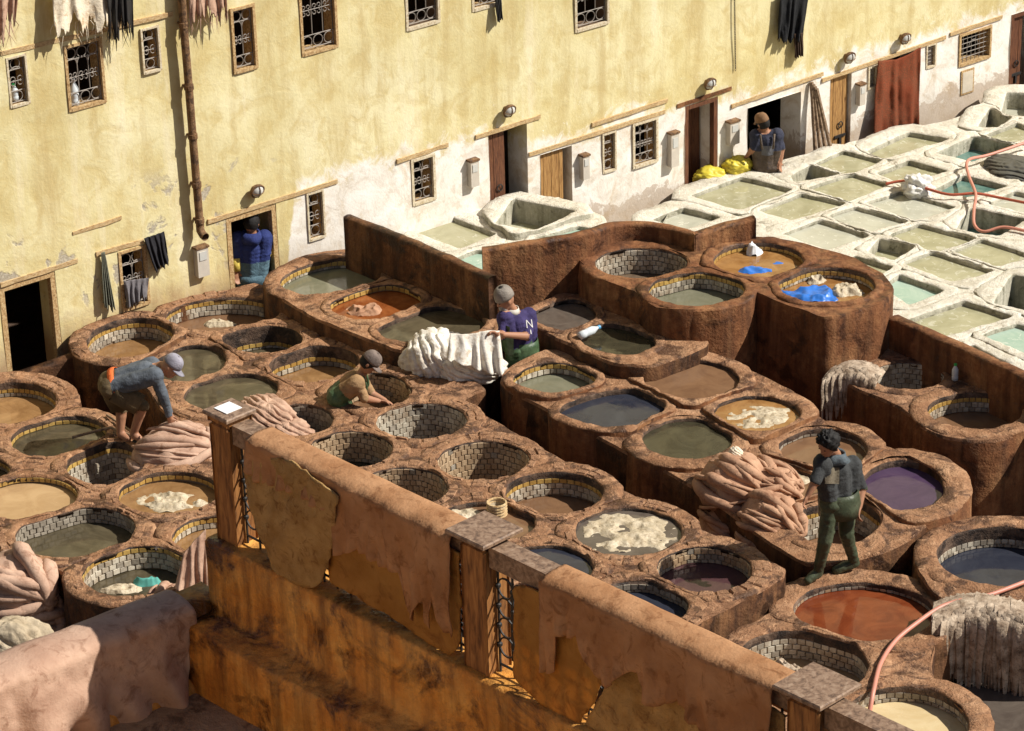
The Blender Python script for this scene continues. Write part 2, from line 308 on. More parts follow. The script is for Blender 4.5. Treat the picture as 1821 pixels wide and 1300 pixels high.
WIN = [((13, 106), (50, 180)), ((117, 86), (184, 177)), ((252, 55), (284, 121)), ((413, 20), (454, 116)), ((532, -55), (597, 79)), ((721, -70), (778, 35)),
       ((840, -70), (887, 3)), ((1024, -60), (1079, 37)), ((547, 347), (576, 418)), ((734, 288), (771, 350)), ((1073, 241), (1093, 299)),
       ((1128, 224), (1166, 283)), ((214, 452), (262, 535)), ((1546, 122), (1557, 152)), ((1649, 83), (1661, 115)), ((1709, 65), (1758, 98))]
WR = [rect(*w) for w in WIN]
def drect(tl, tr, zb): a, b = PW(*tl), PW(*tr); return [a[0], b[0], zb, (a[1]+b[1])/2]
DR = [drect((-2, 512), (97, 482), -.9), drect((402, 389), (490, 362), -.9), drect((868, 239), (936, 217), -.9), drect((961, 276), (1016, 259), -1.5),
      drect((1218, 190), (1276, 171), -1.5), drect((1330, 194), (1424, 162), -1.5), drect((1477, 140), (1514, 128), -1.5), drect((1560, 112), (1637, 87), -1.5), drect((1799, 28), (1846, 11), -1.5)]
OPN = WR + DR
S0, S1, ZT, ZB = -6., 20., 9.5, -1.7
ss = sorted(set([round(x, 4) for r in OPN for x in r[:2]] + list(np.arange(S0, S1+.01, .25)))); zs = sorted(set([round(x, 4) for r in OPN for x in r[2:]] + list(np.arange(ZB, ZT+.01, .25))))
def wpt(s, z): q = WP(s, z); return q + WN*(.016*fb(q, .9) + .006*nz(q, 4))
V = [wpt(s, z) for s in ss for z in zs]; F = []
for i in range(len(ss)-1):
    for j in range(len(zs)-1):
        c = (ss[i]+ss[i+1])/2, (zs[j]+zs[j+1])/2
        if not any(r[0] < c[0] < r[1] and r[2] < c[1] < r[3] for r in OPN):
            k = i*len(zs)+j; F.append((k, k+len(zs), k+len(zs)+1, k+1))
O('wall', V, F, MAT['house'], house, True)
mb = MB()                                                            # room behind the wall: floor, ceiling, back, ends
for c, a, b, d in (((7, -1.75), 13, .05, 0), ((7, 9.55), 13, .05, 0)): mb.box(WP(c[0], c[1], -1.9), WD*a, WN*1.9, np.array([0, 0, b]))
mb.box(WP(7, 3.9, -3.8), WD*13, WN*.05, np.array([0, 0, 5.7]))
for s in (-6.05, 20.05): mb.box(WP(s, 3.9, -1.9), WD*.05, WN*1.9, np.array([0, 0, 5.7]))
O('room_interior', mb.V, mb.F, MAT['room'], house)
UZ = np.array([0, 0, 1.])
def reveal(r, depth, mat, name, base=True):
    s0, s1, z0, z1 = r; e = .004; mb = MB()
    f = [WP(s0-e, z0-e, .004), WP(s1+e, z0-e, .004), WP(s1+e, z1+e, .004), WP(s0-e, z1+e, .004)]
    g = [p-WN*(depth+.004) for p in f]; F = [(0, 4, 5, 1)] if base else []
    mb.add(f+g, F+[(1, 5, 6, 2), (2, 6, 7, 3), (3, 7, 4, 0)]); return O(name, mb.V, mb.F, mat, house)
def frame(r, w, mat, parent, name='frame', o=.014, bottom=True):
    s0, s1, z0, z1 = r; mb = MB()
    def bx(a, b, c, d, k=0.): mb.box(WP((a+b)/2, (c+d)/2, o/2-.01+k), WD*(b-a)/2, WN*(o/2+.012), UZ*(d-c)/2)
    bx(s0-w, s0, z0-w*bottom, z1+w); bx(s1, s1+w, z0-w*bottom, z1+w); bx(s0, s1, z1, z1+w*.9, .003)
    if bottom: bx(s0, s1, z0-w*1.1, z0, .004)
    return mb.build(name, mat, parent)
def grille(r, parent, nc, style=0):
    s0, s1, z0, z1 = r; w, h = s1-s0, z1-z0; mb = MB(); o = -.03; q = .0055
    def ln(a, b, c, d, rr=q): mb.tube([WP(s0+a*w, z0+b*h, o), WP(s0+c*w, z0+d*h, o)], rr, 5)
    def circ(cx, cz, rr, a0=0, a1=360, n=14): mb.tube([WP(s0+cx*w+rr*math.cos(rad(a0+(a1-a0)*i/n)), z0+cz*h+rr*math.sin(rad(a0+(a1-a0)*i/n)), o) for i in range(n+1)], q*.9, 5)
    cw = 1/nc; rr = min(w*cw*.44, h*.11)
    if style == 1:
        for i in range(1, 6): ln(0, i/6, 1, i/6); 
        for i in range(1, 7): ln(i/7, 0, i/7, 1)
        circ(.5, .5, h*.22, 0, 180)
    else:
        for z in (.03, .03+2*rr/h+.02, .48, .97-2*rr/h-.02, .97): ln(0, z, 1, z, q if z != .48 else q*.9)
        for i in range(nc+1): ln(min(max(i*cw, .02), .98), .03+2*rr/h+.02, min(max(i*cw, .02), .98), .80)
        for i in range(nc):
            cx = (i+.5)*cw; circ(cx, .03+.01+rr/h, rr); circ(cx, .97-.01-rr/h, rr); circ(cx, .80-w*cw*.5/h, w*cw*.46, 0, 180)
            for dx in (-.22, .22): circ(cx+dx*cw, .48+.04, w*cw*.15, -90, 200, 9); circ(cx+dx*cw, .48-.04, w*cw*.15, 90, -200, 9)
        ln(.02, 0, .02, 1); ln(.98, 0, .98, 1)
    return mb.build('grille', MAT['iron'], parent)
for i, r in enumerate(WR):
    w = reveal(r, .22, MAT['room'] if i in (5, 7) else MAT['frame'], 'window')
    frame(r, .034 if r[1]-r[0] > .2 else .024, MAT['frame' if i in (1, 3, 4, 12, 15) else 'framepale'], w)
    grille(r, w, 1 if r[1]-r[0] < .25 else (2 if r[1]-r[0] < .33 else 3), 1 if i in (13, 14, 15) else 0)
DW = [reveal(r, .38, MAT['house'], 'doorway', False) for r in DR]
for k, m in ((0, 'frame'), (1, 'frame'), (4, 'doordark'), (8, 'doordark')):
    r = DR[k]; mb = MB()
    for s in (r[0]+.03, r[1]-.03): mb.box(WP(s, (r[2]+r[3])/2, -.04), WD*.03, WN*.04, UZ*((r[3]-r[2])/2))
    mb.box(WP((r[0]+r[1])/2, r[3]-.03, -.041), WD*((r[1]-r[0])/2-.06), WN*.04, UZ*.03); mb.build('door_frame', MAT[m], DW[k])
def planks(k, n, mat, o=-.07, ang=0., s0=None, s1=None, iron=True):
    r = DR[k]; a, b = (s0 if s0 is not None else r[0]+.02), (s1 if s1 is not None else r[1]-.02); w = (b-a)/n
    d = WD*math.cos(ang)-WN*math.sin(ang); nn = WN*math.cos(ang)+WD*math.sin(ang); h0, h1 = r[2]+.03, r[3]-.02
    base = WP(a, 0, o)
    for i in range(n):
        mb = MB(); mb.box(base+d*(w*(i+.5))+UZ*((h0+h1)/2)+nn*.004*(i % 2), d*(w*.47), nn*.018, UZ*((h1-h0)/2-.004*(i % 3))); mb.build('plank', mat, DW[k])
    mb = MB()
    for z in (.3, .75): mb.box(base+d*(w*n/2)+UZ*(h0+(h1-h0)*z)-nn*.03, d*(w*n/2), nn*.011, UZ*.05)
    mb.build('ledge', mat, DW[k])
    if iron:
        mb = MB(); c = base+d*(w*n*.62)+nn*.03+UZ*(h0+(h1-h0)*.52); mb.box(c, d*.10, nn*.012, UZ*.016); mb.box(c-UZ*.07, d*.016, nn*.013, UZ*.06); mb.lathe(c+UZ*.16, nn, [(.035, 0), (.047, .006), (.047, .012), (.035, .014), (.034, 0)], 12); mb.build('latch', MAT['ironblack'], DW[k])
planks(3, 6, MAT['door'], s1=DR[3][1]-.1); planks(6, 4, MAT['door']); planks(8, 4, MAT['doordark'], s1=DR[8][1]-.25)
planks(2, 3, MAT['doordark'], s1=DR[2][0]+.28); planks(4, 4, MAT['doordark'], o=-.34, iron=False)
LN = [((0, 507), (137, 463)), ((170, 452), (254, 428)), ((369, 394), (599, 322)), ((128, 415), (215, 387)), ((705, 287), (796, 257)), ((845, 244), (960, 207)),
      ((940, 275), (1182, 198)), ((1203, 189), (1300, 157)), ((1300, 189), (1463, 131)), ((1461, 143), (1681, 66)), ((1689, 61), (1781, 30)), ((0, 95), (306, 24)), ((1052, 222), (1186, 178))]
for i, (a, b) in enumerate(LN):
    a, b = PW(*a), PW(*b); n = 14; hh = .026 if i != 3 else .022; mb = MB()
    def pt(q, j):
        s = a[0]+(b[0]-a[0])*q; z = a[1]+(b[1]-a[1])*q; y = [(-1, -.02), (-1, .012), (1, .016), (1, -.02)][j]
        return WP(s, z+y[0]*hh+.008*nz((s, j*3, i), 5), y[1]+.008*nz((s, j, i), 6)+.004)
    mb.add([pt(q/n, j) for q in range(n+1) for j in range(4)], [(k*4+j, k*4+(j+1) % 4, k*4+4+(j+1) % 4, k*4+4+j) for k in range(n) for j in range(4)]+[(3, 2, 1, 0), (n*4, n*4+1, n*4+2, n*4+3)])
    mb.build('lintel', MAT['lintel'] if i not in (7,) else MAT['red'], house)
# ------------------------------------------------------------ vats
Z = dict(T0=.07, T1=.15, T2=.25, T3=.35, T4=.40, T5=.75, T6=.12, T7=-.10, T8=0., T9=-.6, TW=-.47, TL=.08)
def zat(b, v): return Z[b] - (.22*min(1, max(0, (v-690)/230)) if b == 'T2' else 0)
def E(cx, cy, rx, ry, t=0):
    t = rad(t); return [(cx+rx*math.cos(a)*math.cos(t)-ry*math.sin(a)*math.sin(t), cy+rx*math.cos(a)*math.sin(t)+ry*math.sin(a)*math.cos(t)) for a in np.linspace(0, 2*math.pi, 64, False)]
def R(*p): return chaikin(p, 2)
def R4(*p):                                            # nearly square outline with small worn corners
    p = [np.array(q, float) for q in p]; return chaikin([w for i in range(len(p)) for w in (p[i]+(p[i-1]-p[i])*.04, p[i]+(p[(i+1) % len(p)]-p[i])*.04)], 1)
G_R, G_W = 'dyeing and tanning vats', 'lime soaking pits'
# block, hole outline (pixels), drop to the liquid (px), plaster collar (px), yellow row, tile, liquid, rim width, stones, label
VT = [
('T0', E(18, 716, 82, 37, -3), 27, 12, 1, 'tw', 'ochre', .26, 1, 'vat of ochre liquid with a stone paved rim below the low parapet'),
('T0', E(104, 775, 86, 35, -7), 16, 9, 1, 'td', 'olive', .2, 1, 'vat of murky brown-green liquid crossed by a wooden pole'),
('T0', E(187, 822, 70, 39, -5), 95, 14, 1, 'tw', None, .16, 1, 'empty white tiled vat under the feet of the bending man'),
('T0', E(48, 885, 90, 38, -3), 13, 2, 1, 'tt', 'tan', .2, 1, 'vat brimming with light tan liquid and a yellow tile edge'),
('T0', E(300, 875, 90, 38, -3), 20, 8, 1, 'tw', 'ochre', .2, 1, 'vat of tan liquid holding a cream coloured soaking hide'),
('T0', E(134, 946, 107, 44, -6), 30, 4, 0, 'td', 'olive', .2, 1, 'wide vat of dark brown liquid lined with dingy tiles'),
('T0', E(383, 951, 76, 36, -4), 26, 6, 1, 'tw', 'ochre', .2, 1, 'vat half hidden by the wooden corner post'),
('T0', E(243, 1015, 97, 44, -7), 44, 4, 1, 'tw', 'olive', .19, 1, 'white tiled vat with a little green liquid and a teal rag'),
('T0', E(-22, 832, 38, 19), 20, 5, 1, 'tw', 'olive', .15, 1, 'small vat cut by the left edge between tan vats'),
('T1', E(231, 600, 78, 35, -8), 40, 11, 1, 'tw', 'ochre', .2, 1, 'white tiled vat of brown liquid against the ochre house wall'),
('T1', E(396, 558, 101, 30, -3), 32, 6, 1, 'tw', 'brown', .17, 1, 'wide white tiled vat with a hide and plastic below the meter box'),
('T1', E(466, 602, 71, 26, 0), 42, 30, 1, 'tw', 'olive', .2, 1, 'dark collared vat with one yellow tile row and low green liquid'),
('T1', E(338, 645, 65, 32, -8), 9, 9, 0, None, 'olive', .2, 1, 'full vat of olive liquid behind the head of the bending man'),
('T1', E(411, 696, 84, 32, -6), 9, 9, 0, None, 'olive', .26, 1, 'full vat of olive liquid with cobbled rim behind the corner post'),
('T1', E(559, 646, 80, 32, -4), 38, 21, 1, 'tw', 'ochre', .22, 1, 'stone rimmed vat of tan liquid behind the crouching man'),
('T1', E(662, 693, 68, 32, 3), 50, 4, 0, 'tt', 'brown', .2, 1, 'brown tiled vat the crouching man works in'),
('T1', E(535, 746, 58, 29, 0), 85, 6, 0, 'td', None, .2, 1, 'empty dim vat beside the hide draped by the corner post'),
('T1', E(749, 748, 80, 32, -2), 100, 3, 0, 'tw', None, .2, 1, 'empty pale grey tiled vat with a light stone rim'),
('T1', E(622, 799, 75, 34, -2), 58, 4, 0, 'tt', 'dark', .2, 1, 'tan tiled vat with a little dark liquid behind the rail'),
('T1', E(859, 818, 81, 35, -2), 100, 4, 0, 'tt', None, .2, 1, 'empty golden tan tiled vat'),
('T1', E(718, 866, 77, 36, 0), 95, 4, 0, 'tt', None, .2, 1, 'empty brown tiled vat right behind the hide covered rail'),
('T1', E(985, 875, 88, 38, 0), 46, 14, 1, 'tw', 'brown', .2, 1, 'vat with yellow and white tiles and shallow brown liquid'),
('T1', E(864, 927, 88, 37, 0), 11, 10, 0, None, 'brown', .19, 1, 'full brown vat holding pale hides and a straw basket'),
('T1', E(1118, 945, 95, 43, 1), 7, 7, 0, None, 'grey', .2, 1, 'brimming vat of grey brown liquid covered with white hides'),
('T1', E(975, 1004, 79, 36, 3), 8, 8, 0, None, 'blue', .2, 1, 'full vat of dark blue dye behind the bare rail'),
('T1', E(1140, 1073, 84, 40, 4), 22, 6, 0, 'td', 'blue', .2, 1, 'half filled vat of blue black dye at the block corner'),
('T1', E(1253, 1011, 84, 41, 2), 32, 5, 0, 'tt', 'plum', .2, 1, 'brown tiled vat of plum coloured dye on the block corner'),
('T2', R((985, 722), (1104, 684), (1182, 703), (1186, 730), (1111, 765), (1008, 745)), 11, 11, 0, None, 'blue', .12, 0, 'squarish vat full of dark blue grey dye'),
('T2', E(1229, 673, 85, 34, 1), 8, 8, 0, None, 'brown', .18, 0, 'round vat brimming with chocolate brown liquid below the raised block'),
('T2', E(1222, 779, 81, 36, 0), 7, 7, 0, None, 'dark', .2, 0, 'round vat full of almost black olive liquid'),
('T2', E(1346, 734, 77, 31, 2), 8, 8, 0, None, 'orange', .2, 0, 'vat of orange tan liquid with floating skins'),
('T2', E(1464, 797, 78, 36, 2), 15, 10, 0, 'tt', 'brown', .2, 0, 'vat of brown liquid behind the walking man'),
('T2', E(1606, 862, 73, 44, 3), 13, 13, 0, None, 'violet', .27, 0, 'thick rimmed vat full of violet dye'),
('T2', E(1490, 925, 76, 42, -4), 62, 14, 1, 'tw', 'brown', .17, 0, 'tiled vat the pink hide heap hangs into'),
('T2', E(1405, 856, 62, 27, 14), 10, 10, 0, None, 'brown', .12, 0, 'small vat of brown liquid between hide heap and walking man'),
('T2', R((893, 672), (985, 634), (1068, 666), (1046, 688), (966, 702)), 24, 5, 1, 'tw', 'greygreen', .10, 0, 'squarish vat of khaki water beside the white hides'),
('T7', E(1537, 1086, 125, 52, 3), 16, 10, 0, 'tt', 'red', .24, 0, 'large vat of brick red dye under the boots of the walking man'),
('T7', E(1427, 1177, 117, 57, 4), 55, 16, 0, 'tw', 'tan', .22, 0, 'white tiled vat of tan liquid behind the end post'),
('T7', E(1611, 1280, 112, 60, 4), 30, 12, 0, 'tw', 'cream', .22, 0, 'vat of cream coloured liquid under the pink hose end'),
('T8', E(1785, 988, 120, 53, 2), 40, 24, 0, 'tw', 'blue', .22, 0, 'rounded vat of dark slate liquid with a single tile row'),
('T6', E(1735, 729, 85, 32, 1), 36, 10, 1, 'tw', 'brown', .2, 0, 'white tiled vat of dark brown liquid in the rounded block'),
('T6', E(1614, 668, 64, 24, 1), 70, 2, 0, 'tw', None, .14, 0, 'shaded empty tiled vat next to the hanging tan hides'),
('T5', E(1140, 467, 83, 27, 0), 46, 5, 0, 'tw', 'mud', .17, 0, 'white tiled vat at the back of the raised block'),
('T5', E(1240, 512, 86, 30, 0), 32, 6, 1, 'tw', 'greygreen', .14, 0, 'white and yellow tiled vat of grey water on the raised block'),
('T5', E(1349, 462, 80, 31, 0), 14, 7, 1, 'tt', 'orange', .15, 0, 'raised vat of orange liquid with blue scraps and a white bag'),
('T5', E(1470, 506, 86, 32, 0), 21, 8, 1, 'tw', 'orange', .10, 0, 'raised round vat of orange liquid with a bright blue tarpaulin'),
('T3', R((488, 502), (530, 474), (600, 456), (655, 465), (690, 492), (610, 517), (531, 526)), 18, 6, 1, 'tw', 'greygreen', .2, 0, 'curved pool of grey green water by the open door'),
('T3', R((575, 541), (640, 514), (702, 500), (762, 530), (722, 549), (661, 573), (610, 563)), 13, 4, 1, 'tw', 'rust', .11, 0, 'basin of rust red dye with a soaking hide'),
('T3', R((655, 587), (720, 560), (790, 536), (885, 572), (810, 602), (724, 612)), 9, 8, 0, None, 'olive', .11, 0, 'basin of brown olive water beside the white hides'),
('T4', R((938, 555), (1022, 524), (1074, 560), (1005, 590), (955, 575)), 8, 5, 1, 'tt', 'grey', .1, 0, 'shallow basin of grey water below the lit brown wall'),
('T4', R((1010, 602), (1075, 565), (1188, 605), (1110, 640)), 9, 9, 0, None, 'dark', .11, 0, 'basin of dark water with a plastic bottle'),
('T9', R((1640, 1222), (1662, 1178), (1840, 1180), (1950, 1260), (1860, 1345), (1735, 1305)), 9, 4, 0, 'tw', 'grey', .06, 0, 'vat of grey water under the rag bundle'),
]
LW = 'whitewashed pit of khaki lime water in the white grid'
WV = [  # white lime pits: outline, drop, liquid, label
(((1226, 347), (1318, 313), (1412, 336), (1316, 374)), 8, 'lime', 'long khaki lime pit in front of the yellow sacks'), (((1160, 389), (1215, 368), (1282, 386), (1215, 409)), 10, 'limegrey', 'small milky lime pit behind the curved brown wall'),
(((1406, 312), (1440, 293), (1494, 309), (1413, 324)), 22, 'lime', 'small half empty lime pit with a shaded side behind khaki pits'), (((1446, 291), (1500, 267), (1570, 285), (1509, 311)), 7, 'lime', 'khaki lime pit in front of the narrow plank door'),
(((1540, 268), (1616, 233), (1690, 247), (1570, 282)), 9, 'lime', 'khaki lime pit in front of the hung red rug'), (((1435, 333), (1514, 307), (1584, 328), (1507, 358)), 7, 'lime', None),
(((1346, 374), (1425, 343), (1505, 361), (1409, 392)), 7, 'lime', None), (((1558, 307), (1616, 284), (1688, 304), (1600, 326)), 9, 'lime', 'khaki lime pit on the house side of the white bag'),
(((1662, 272), (1730, 241), (1806, 256), (1730, 287)), 24, 'tealdark', 'deep lime pit with teal stained sides and dark teal water'), (((1537, 360), (1603, 339), (1701, 368), (1626, 393)), 7, 'limegrey', 'milky grey lime pit the white bag dips towards'),
(((1472, 383), (1520, 366), (1616, 393), (1545, 413)), 7, 'limegrey', None), (((1390, 415), (1456, 390), (1548, 419), (1470, 444)), 7, 'limegrey', None),
(((1580, 417), (1633, 397), (1740, 426), (1660, 448)), 7, 'lime', None), (((1655, 340), (1712, 310), (1794, 330), (1722, 350)), 10, 'tealdark', 'lime pit of dull teal water beside the white bag'),
(((1700, 407), (1725, 368), (1826, 389), (1775, 420)), 36, 'tealdark', 'half empty lime pit the pink hose dips into'), (((1756, 362), (1804, 339), (1860, 352), (1835, 380)), 8, 'limegrey', None),
(((1748, 241), (1808, 217), (1860, 236), (1800, 254)), 8, 'lime', None), (((1738, 226), (1760, 192), (1800, 208), (1772, 226)), 26, 'lime', 'small deep lime pit by the panel on the white wall'),
(((1780, 203), (1790, 163), (1845, 165), (1845, 208)), 30, 'limegrey', 'high walled lime pit against the far end of the house'), (((1603, 467), (1657, 446), (1769, 482), (1695, 501)), 7, 'lime', None),
(((1691, 446), (1746, 424), (1840, 455), (1773, 474)), 7, 'lime', None), (((1569, 508), (1599, 487), (1680, 516), (1616, 542)), 10, 'teal', 'lime pit of pale teal water right behind the raised block'),
(((1605, 570), (1715, 533), (1803, 562), (1674, 600)), 10, 'lime', 'wide lime pit of brownish water behind the retaining wall'), (((1745, 594), (1807, 574), (1880, 600), (1830, 630)), 8, 'teal', 'lime pit of mint green water behind the retaining wall'),
(((1765, 538), (1800, 486), (1865, 500), (1860, 560)), 62, 'tealdark', 'deep nearly empty lime pit with shaded sides'), (((1543, 448), (1563, 422), (1630, 437), (1588, 463)), 22, 'lime', 'small lime pit with a dark shaded near side'),
(((1494, 470), (1520, 453), (1588, 474), (1556, 494)), 9, 'lime', None), (((1686, 630), (1730, 612), (1800, 650), (1760, 672)), 26, 'limegrey', 'half empty lime pit close behind the retaining wall'),
]
WL = [(((728, 408), (797, 383), (884, 415), (818, 442)), 8, 'lime', 'shallow lime pit of khaki water beneath the barred window'),
      (((880, 398), (912, 352), (1026, 375), (951, 408)), 40, 'lime', 'raised walled lime pit standing before the open brown door'),
      (((945, 424), (1029, 400), (1056, 407), (1010, 424)), 8, 'teal', 'narrow lime pit of mint water beside the brown curved wall'),
      (((790, 466), (848, 443), (905, 450), (860, 490)), 8, 'teal', 'small lime pit of mint water wedged behind two brown walls')]
for p, d, l, lb in WV: VT.append(('TW', R4(*p), d, d, 0, None, l, .30, 0, lb or (LW if l == 'lime' else 'whitewashed pit of milky grey lime water in the white grid')))
for p, d, l, lb in WL: VT.append(('TL', R4(*p), d, d, 0, None, l, .26, 0, lb))
vats = []
for b, hole, dpx, cpx, yel, tl, lq, rw, st, lb in VT:
    z = zat(b, float(np.mean([q[1] for q in hole]))) + (.05 if 'against the ochre' in lb else 0) + (.07 if 'raised walled' in lb else 0)
    z += .018*nz((len(vats)*1.7, 2, 3), 1) if b not in ('TW', 'TL') else .02*nz((len(vats)*1.7, 2, 3), 1)
    w = np.array([P(u, v, z)[:2] for u, v in hole])
    if b == 'TW': w = w.mean(0)+(w-w.mean(0))*1.0
    if np.sum(w[:, 0]*np.roll(w[:, 1], -1)-np.roll(w[:, 0], -1)*w[:, 1]) < 0: w = w[::-1]
    n = 72
    w = resample(w, n); k = pxm(np.r_[w.mean(0), z])/.9
    vats.append(dict(b=b, z=z, h=w, n=n, dep=dpx*k, col=cpx*k, yel=yel, tile=tl, lq=lq, rw=rw, st=st, lb=lb, c=w.mean(0)))
for it in range(16):                                  # keep a masonry lip between neighbouring holes
    for v in vats:
        G = .10 if v['b'] not in ('TW', 'TL') else .05
        for o in vats:
            if o is v or o['b'] != v['b'] or np.linalg.norm(o['c']-v['c']) > 3: continue
            d = np.min(np.linalg.norm(v['h'][:, None]-o['h'][None], axis=2), 1); bad = (d < G) | inpoly(v['h'], o['h'])
            v['h'][bad] += (v['c']-v['h'][bad])*.035
for v in vats:
    for _ in range(0 if v['b'] in ('TW', 'TL') else 2): v['h'] = v['h']*.5+(np.roll(v['h'], 1, 0)+np.roll(v['h'], -1, 0))*.25
tile_me = {}
for k in ('tw', 'tt', 'td', 'ty'):
    V = [(-.5, 0, -.5), (.5, 0, -.5), (.5, 0, .5), (-.5, 0, .5), (-.44, 1, -.44), (.44, 1, -.44), (.44, 1, .44), (-.44, 1, .44)]
    tile_me[k] = mesh('tile', V, [(4, 7, 6, 5), (0, 4, 5, 1), (1, 5, 6, 2), (2, 6, 7, 3), (3, 7, 4, 0)], MAT[k])
FLOOR = -1.3
def normals(h):
    t = np.roll(h, -1, 0)-np.roll(h, 1, 0); t /= np.linalg.norm(t, axis=1)[:, None]+1e-9; return np.stack([t[:, 1], -t[:, 0]], 1)
for i, v in enumerate(vats):
    h, n, z, N = v['h'], v['n'], v['z'], v['n']; nr = normals(h); lime = v['b'] in ('TW', 'TL')
    oth = [o['h'] for o in vats if o is not v and o['b'] == v['b']]; oth = np.concatenate(oth) if oth else np.zeros((1, 2))+999
    wdist = lambda q: (q-W0[:2])@WN[:2]
    ds = np.zeros(n); steps = np.linspace(.03, v['rw'], 24); alive = np.ones(n, bool)
    for s in steps:
        q = h+nr*s; do = np.min(np.linalg.norm(q[:, None]-oth[None], axis=2), 1)
        ok = alive & (do > s*.98) & (wdist(q) > .0); ds[ok] = s; alive = ok
    ds = np.maximum(ds, .03); ds = np.minimum(ds, np.convolve(np.r_[ds[-3:], ds, ds[:3]], np.ones(7)/7, 'valid')+.02); v['ds'] = ds
    c = np.r_[v['c'], FLOOR]; root = empty('lime_pit' if lime else 'dye_vat', (c[0], c[1], gz(c[0], c[1])), v['lb'], 'vat', G_W if lime else G_R); v['root'] = root
    rings = [(0, -min(v['col'], .5)-.01, .004, .0), (0, -.05, .012, .0), (.002, -.010, .018, .008), (.014, .004, .018, .014), (.3, .006, 0, .020), (.65, .006, 0, .020), (.98, .000, .020, .016), (1., -.018, .022, .006), (1.02, -.18, .022, 0), (1.03, -.45, .02, 0), (1.03, FLOOR-z, .01, 0)]
    if lime: rings[3] = (.018, .004, .010, .010); rings[2] = (.004, -.010, .010, .005)
    V, F, fm = [], [], []; lim = ds < v['rw']-.04
    for a, (o, dz, jr, jz) in enumerate(rings):
        for k in range(n):
            if lim[k] and a in (6, 7): o, dz, jr, jz = ((.98, .010, .004, .012), (1.03, .002, .004, .012))[a-6]
            elif a in (6, 7): o, dz, jr, jz = rings[a]
            off = (o if a < 4 else o*ds[k]); q = h[k]+nr[k]*off; p3 = (q[0], q[1], z+dz)
            q = q+nr[k]*jr*fb(p3, 5 if lime else 7, i); zz = z+dz+jz*(fb(p3, 4, i+9)+.6*nz(p3, 16, i))*(1.0 if lime else 1.1)
            V.append((q[0], q[1], zz))
    for a in range(len(rings)-1):
        for k in range(n): F.append((a*n+k, a*n+(k+1) % n, (a+1)*n+(k+1) % n, (a+1)*n+k)); fm.append(0 if a < 2 else (1 if a < 7 else 2))
    F = [f[::-1] for f in F]
    tall = v['b'] in ('T5',)
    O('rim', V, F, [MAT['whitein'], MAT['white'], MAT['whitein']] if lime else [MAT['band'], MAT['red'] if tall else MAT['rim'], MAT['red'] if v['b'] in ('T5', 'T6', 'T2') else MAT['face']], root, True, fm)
    dep = v['dep'] if v['lq'] else .9
    bot = -max(dep, .05)-.03; V = []; F = []
    for dz in (-v['col'] if v['col'] < .5 else -.4, bot): V += [(*(h[k]+nr[k]*.014), z+dz) for k in range(n)]
    if lime or not v['tile']: V = [(*(h[k]+nr[k]*(.004)), z+dz) for dz in (-.04, bot) for k in range(n)]
    F = [((k+1) % n, k, n+k, n+(k+1) % n) for k in range(n)]
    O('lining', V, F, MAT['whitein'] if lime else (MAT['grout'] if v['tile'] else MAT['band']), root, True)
    V = [(*(h[k]+nr[k]*.012), z-dep) for k in range(n)]+[(*v['c'], z-dep)]
    O('liquid' if v['lq'] else 'pit_floor', V, [(k, (k+1) % n, n) for k in range(n)], LQ[v['lq'] or 'mud'], root)
    if v['tile']:
        per = np.linalg.norm(np.roll(h, -1, 0)-h, axis=1).sum(); nt = int(per/(.062+.018*((i*37) % 10)/10)); hh = resample(h, nt); hn = normals(hh); tw = per/nt; cnt = 0
        for k in range(nt):
            if hn[k, 1] < -.12: continue
            vis = (2*max(hh[k, 1]-v['c'][1], 0)+.16)*.52+.08; zz = v['col']; row = 0
            j = (k % 7)*.13
            while zz < min(dep, vis)-.012 and cnt < 290:
                th = .052 if (row == 0 and v['yel']) else .060+.004*math.sin(k*1.3+row); th_ = min(th, dep-zz-.004)
                if th_ < .02: break
                c = hh[k]-hn[k]*(.001+.002*math.sin(k*7.1+row*3.3)); tdir = np.array([hn[k, 1], -hn[k, 0]])
                q = tdir*(tw*.5*(row % 2))*(0 if row == 0 else .9)
                low = v['lq'] and dep-zz < .10+.05*math.sin(k*.7+i); key = 'ty' if (row == 0 and v['yel']) else ({'tw': 'td', 'tt': 'td'}.get(v['tile'], v['tile']) if (low and random.random() < .6) or random.random() < .05 else v['tile']); ti = random.uniform(-.02, .02)
                M = Matrix(((tdir[0]*tw*random.uniform(.92, .965), -hn[k, 0]*.010, -tdir[0]*th_*ti, c[0]+q[0]+hn[k, 0]*.008), (tdir[1]*tw*.945, -hn[k, 1]*.010, -tdir[1]*th_*ti, c[1]+q[1]+hn[k, 1]*.008), (ti*tw, 0, th_*random.uniform(.91, .96), z-zz-th_/2), (0, 0, 0, 1)))
                place(bpy.data.objects.new('tile', tile_me[key]), root, M); cnt += 1; row += 1; zz += th
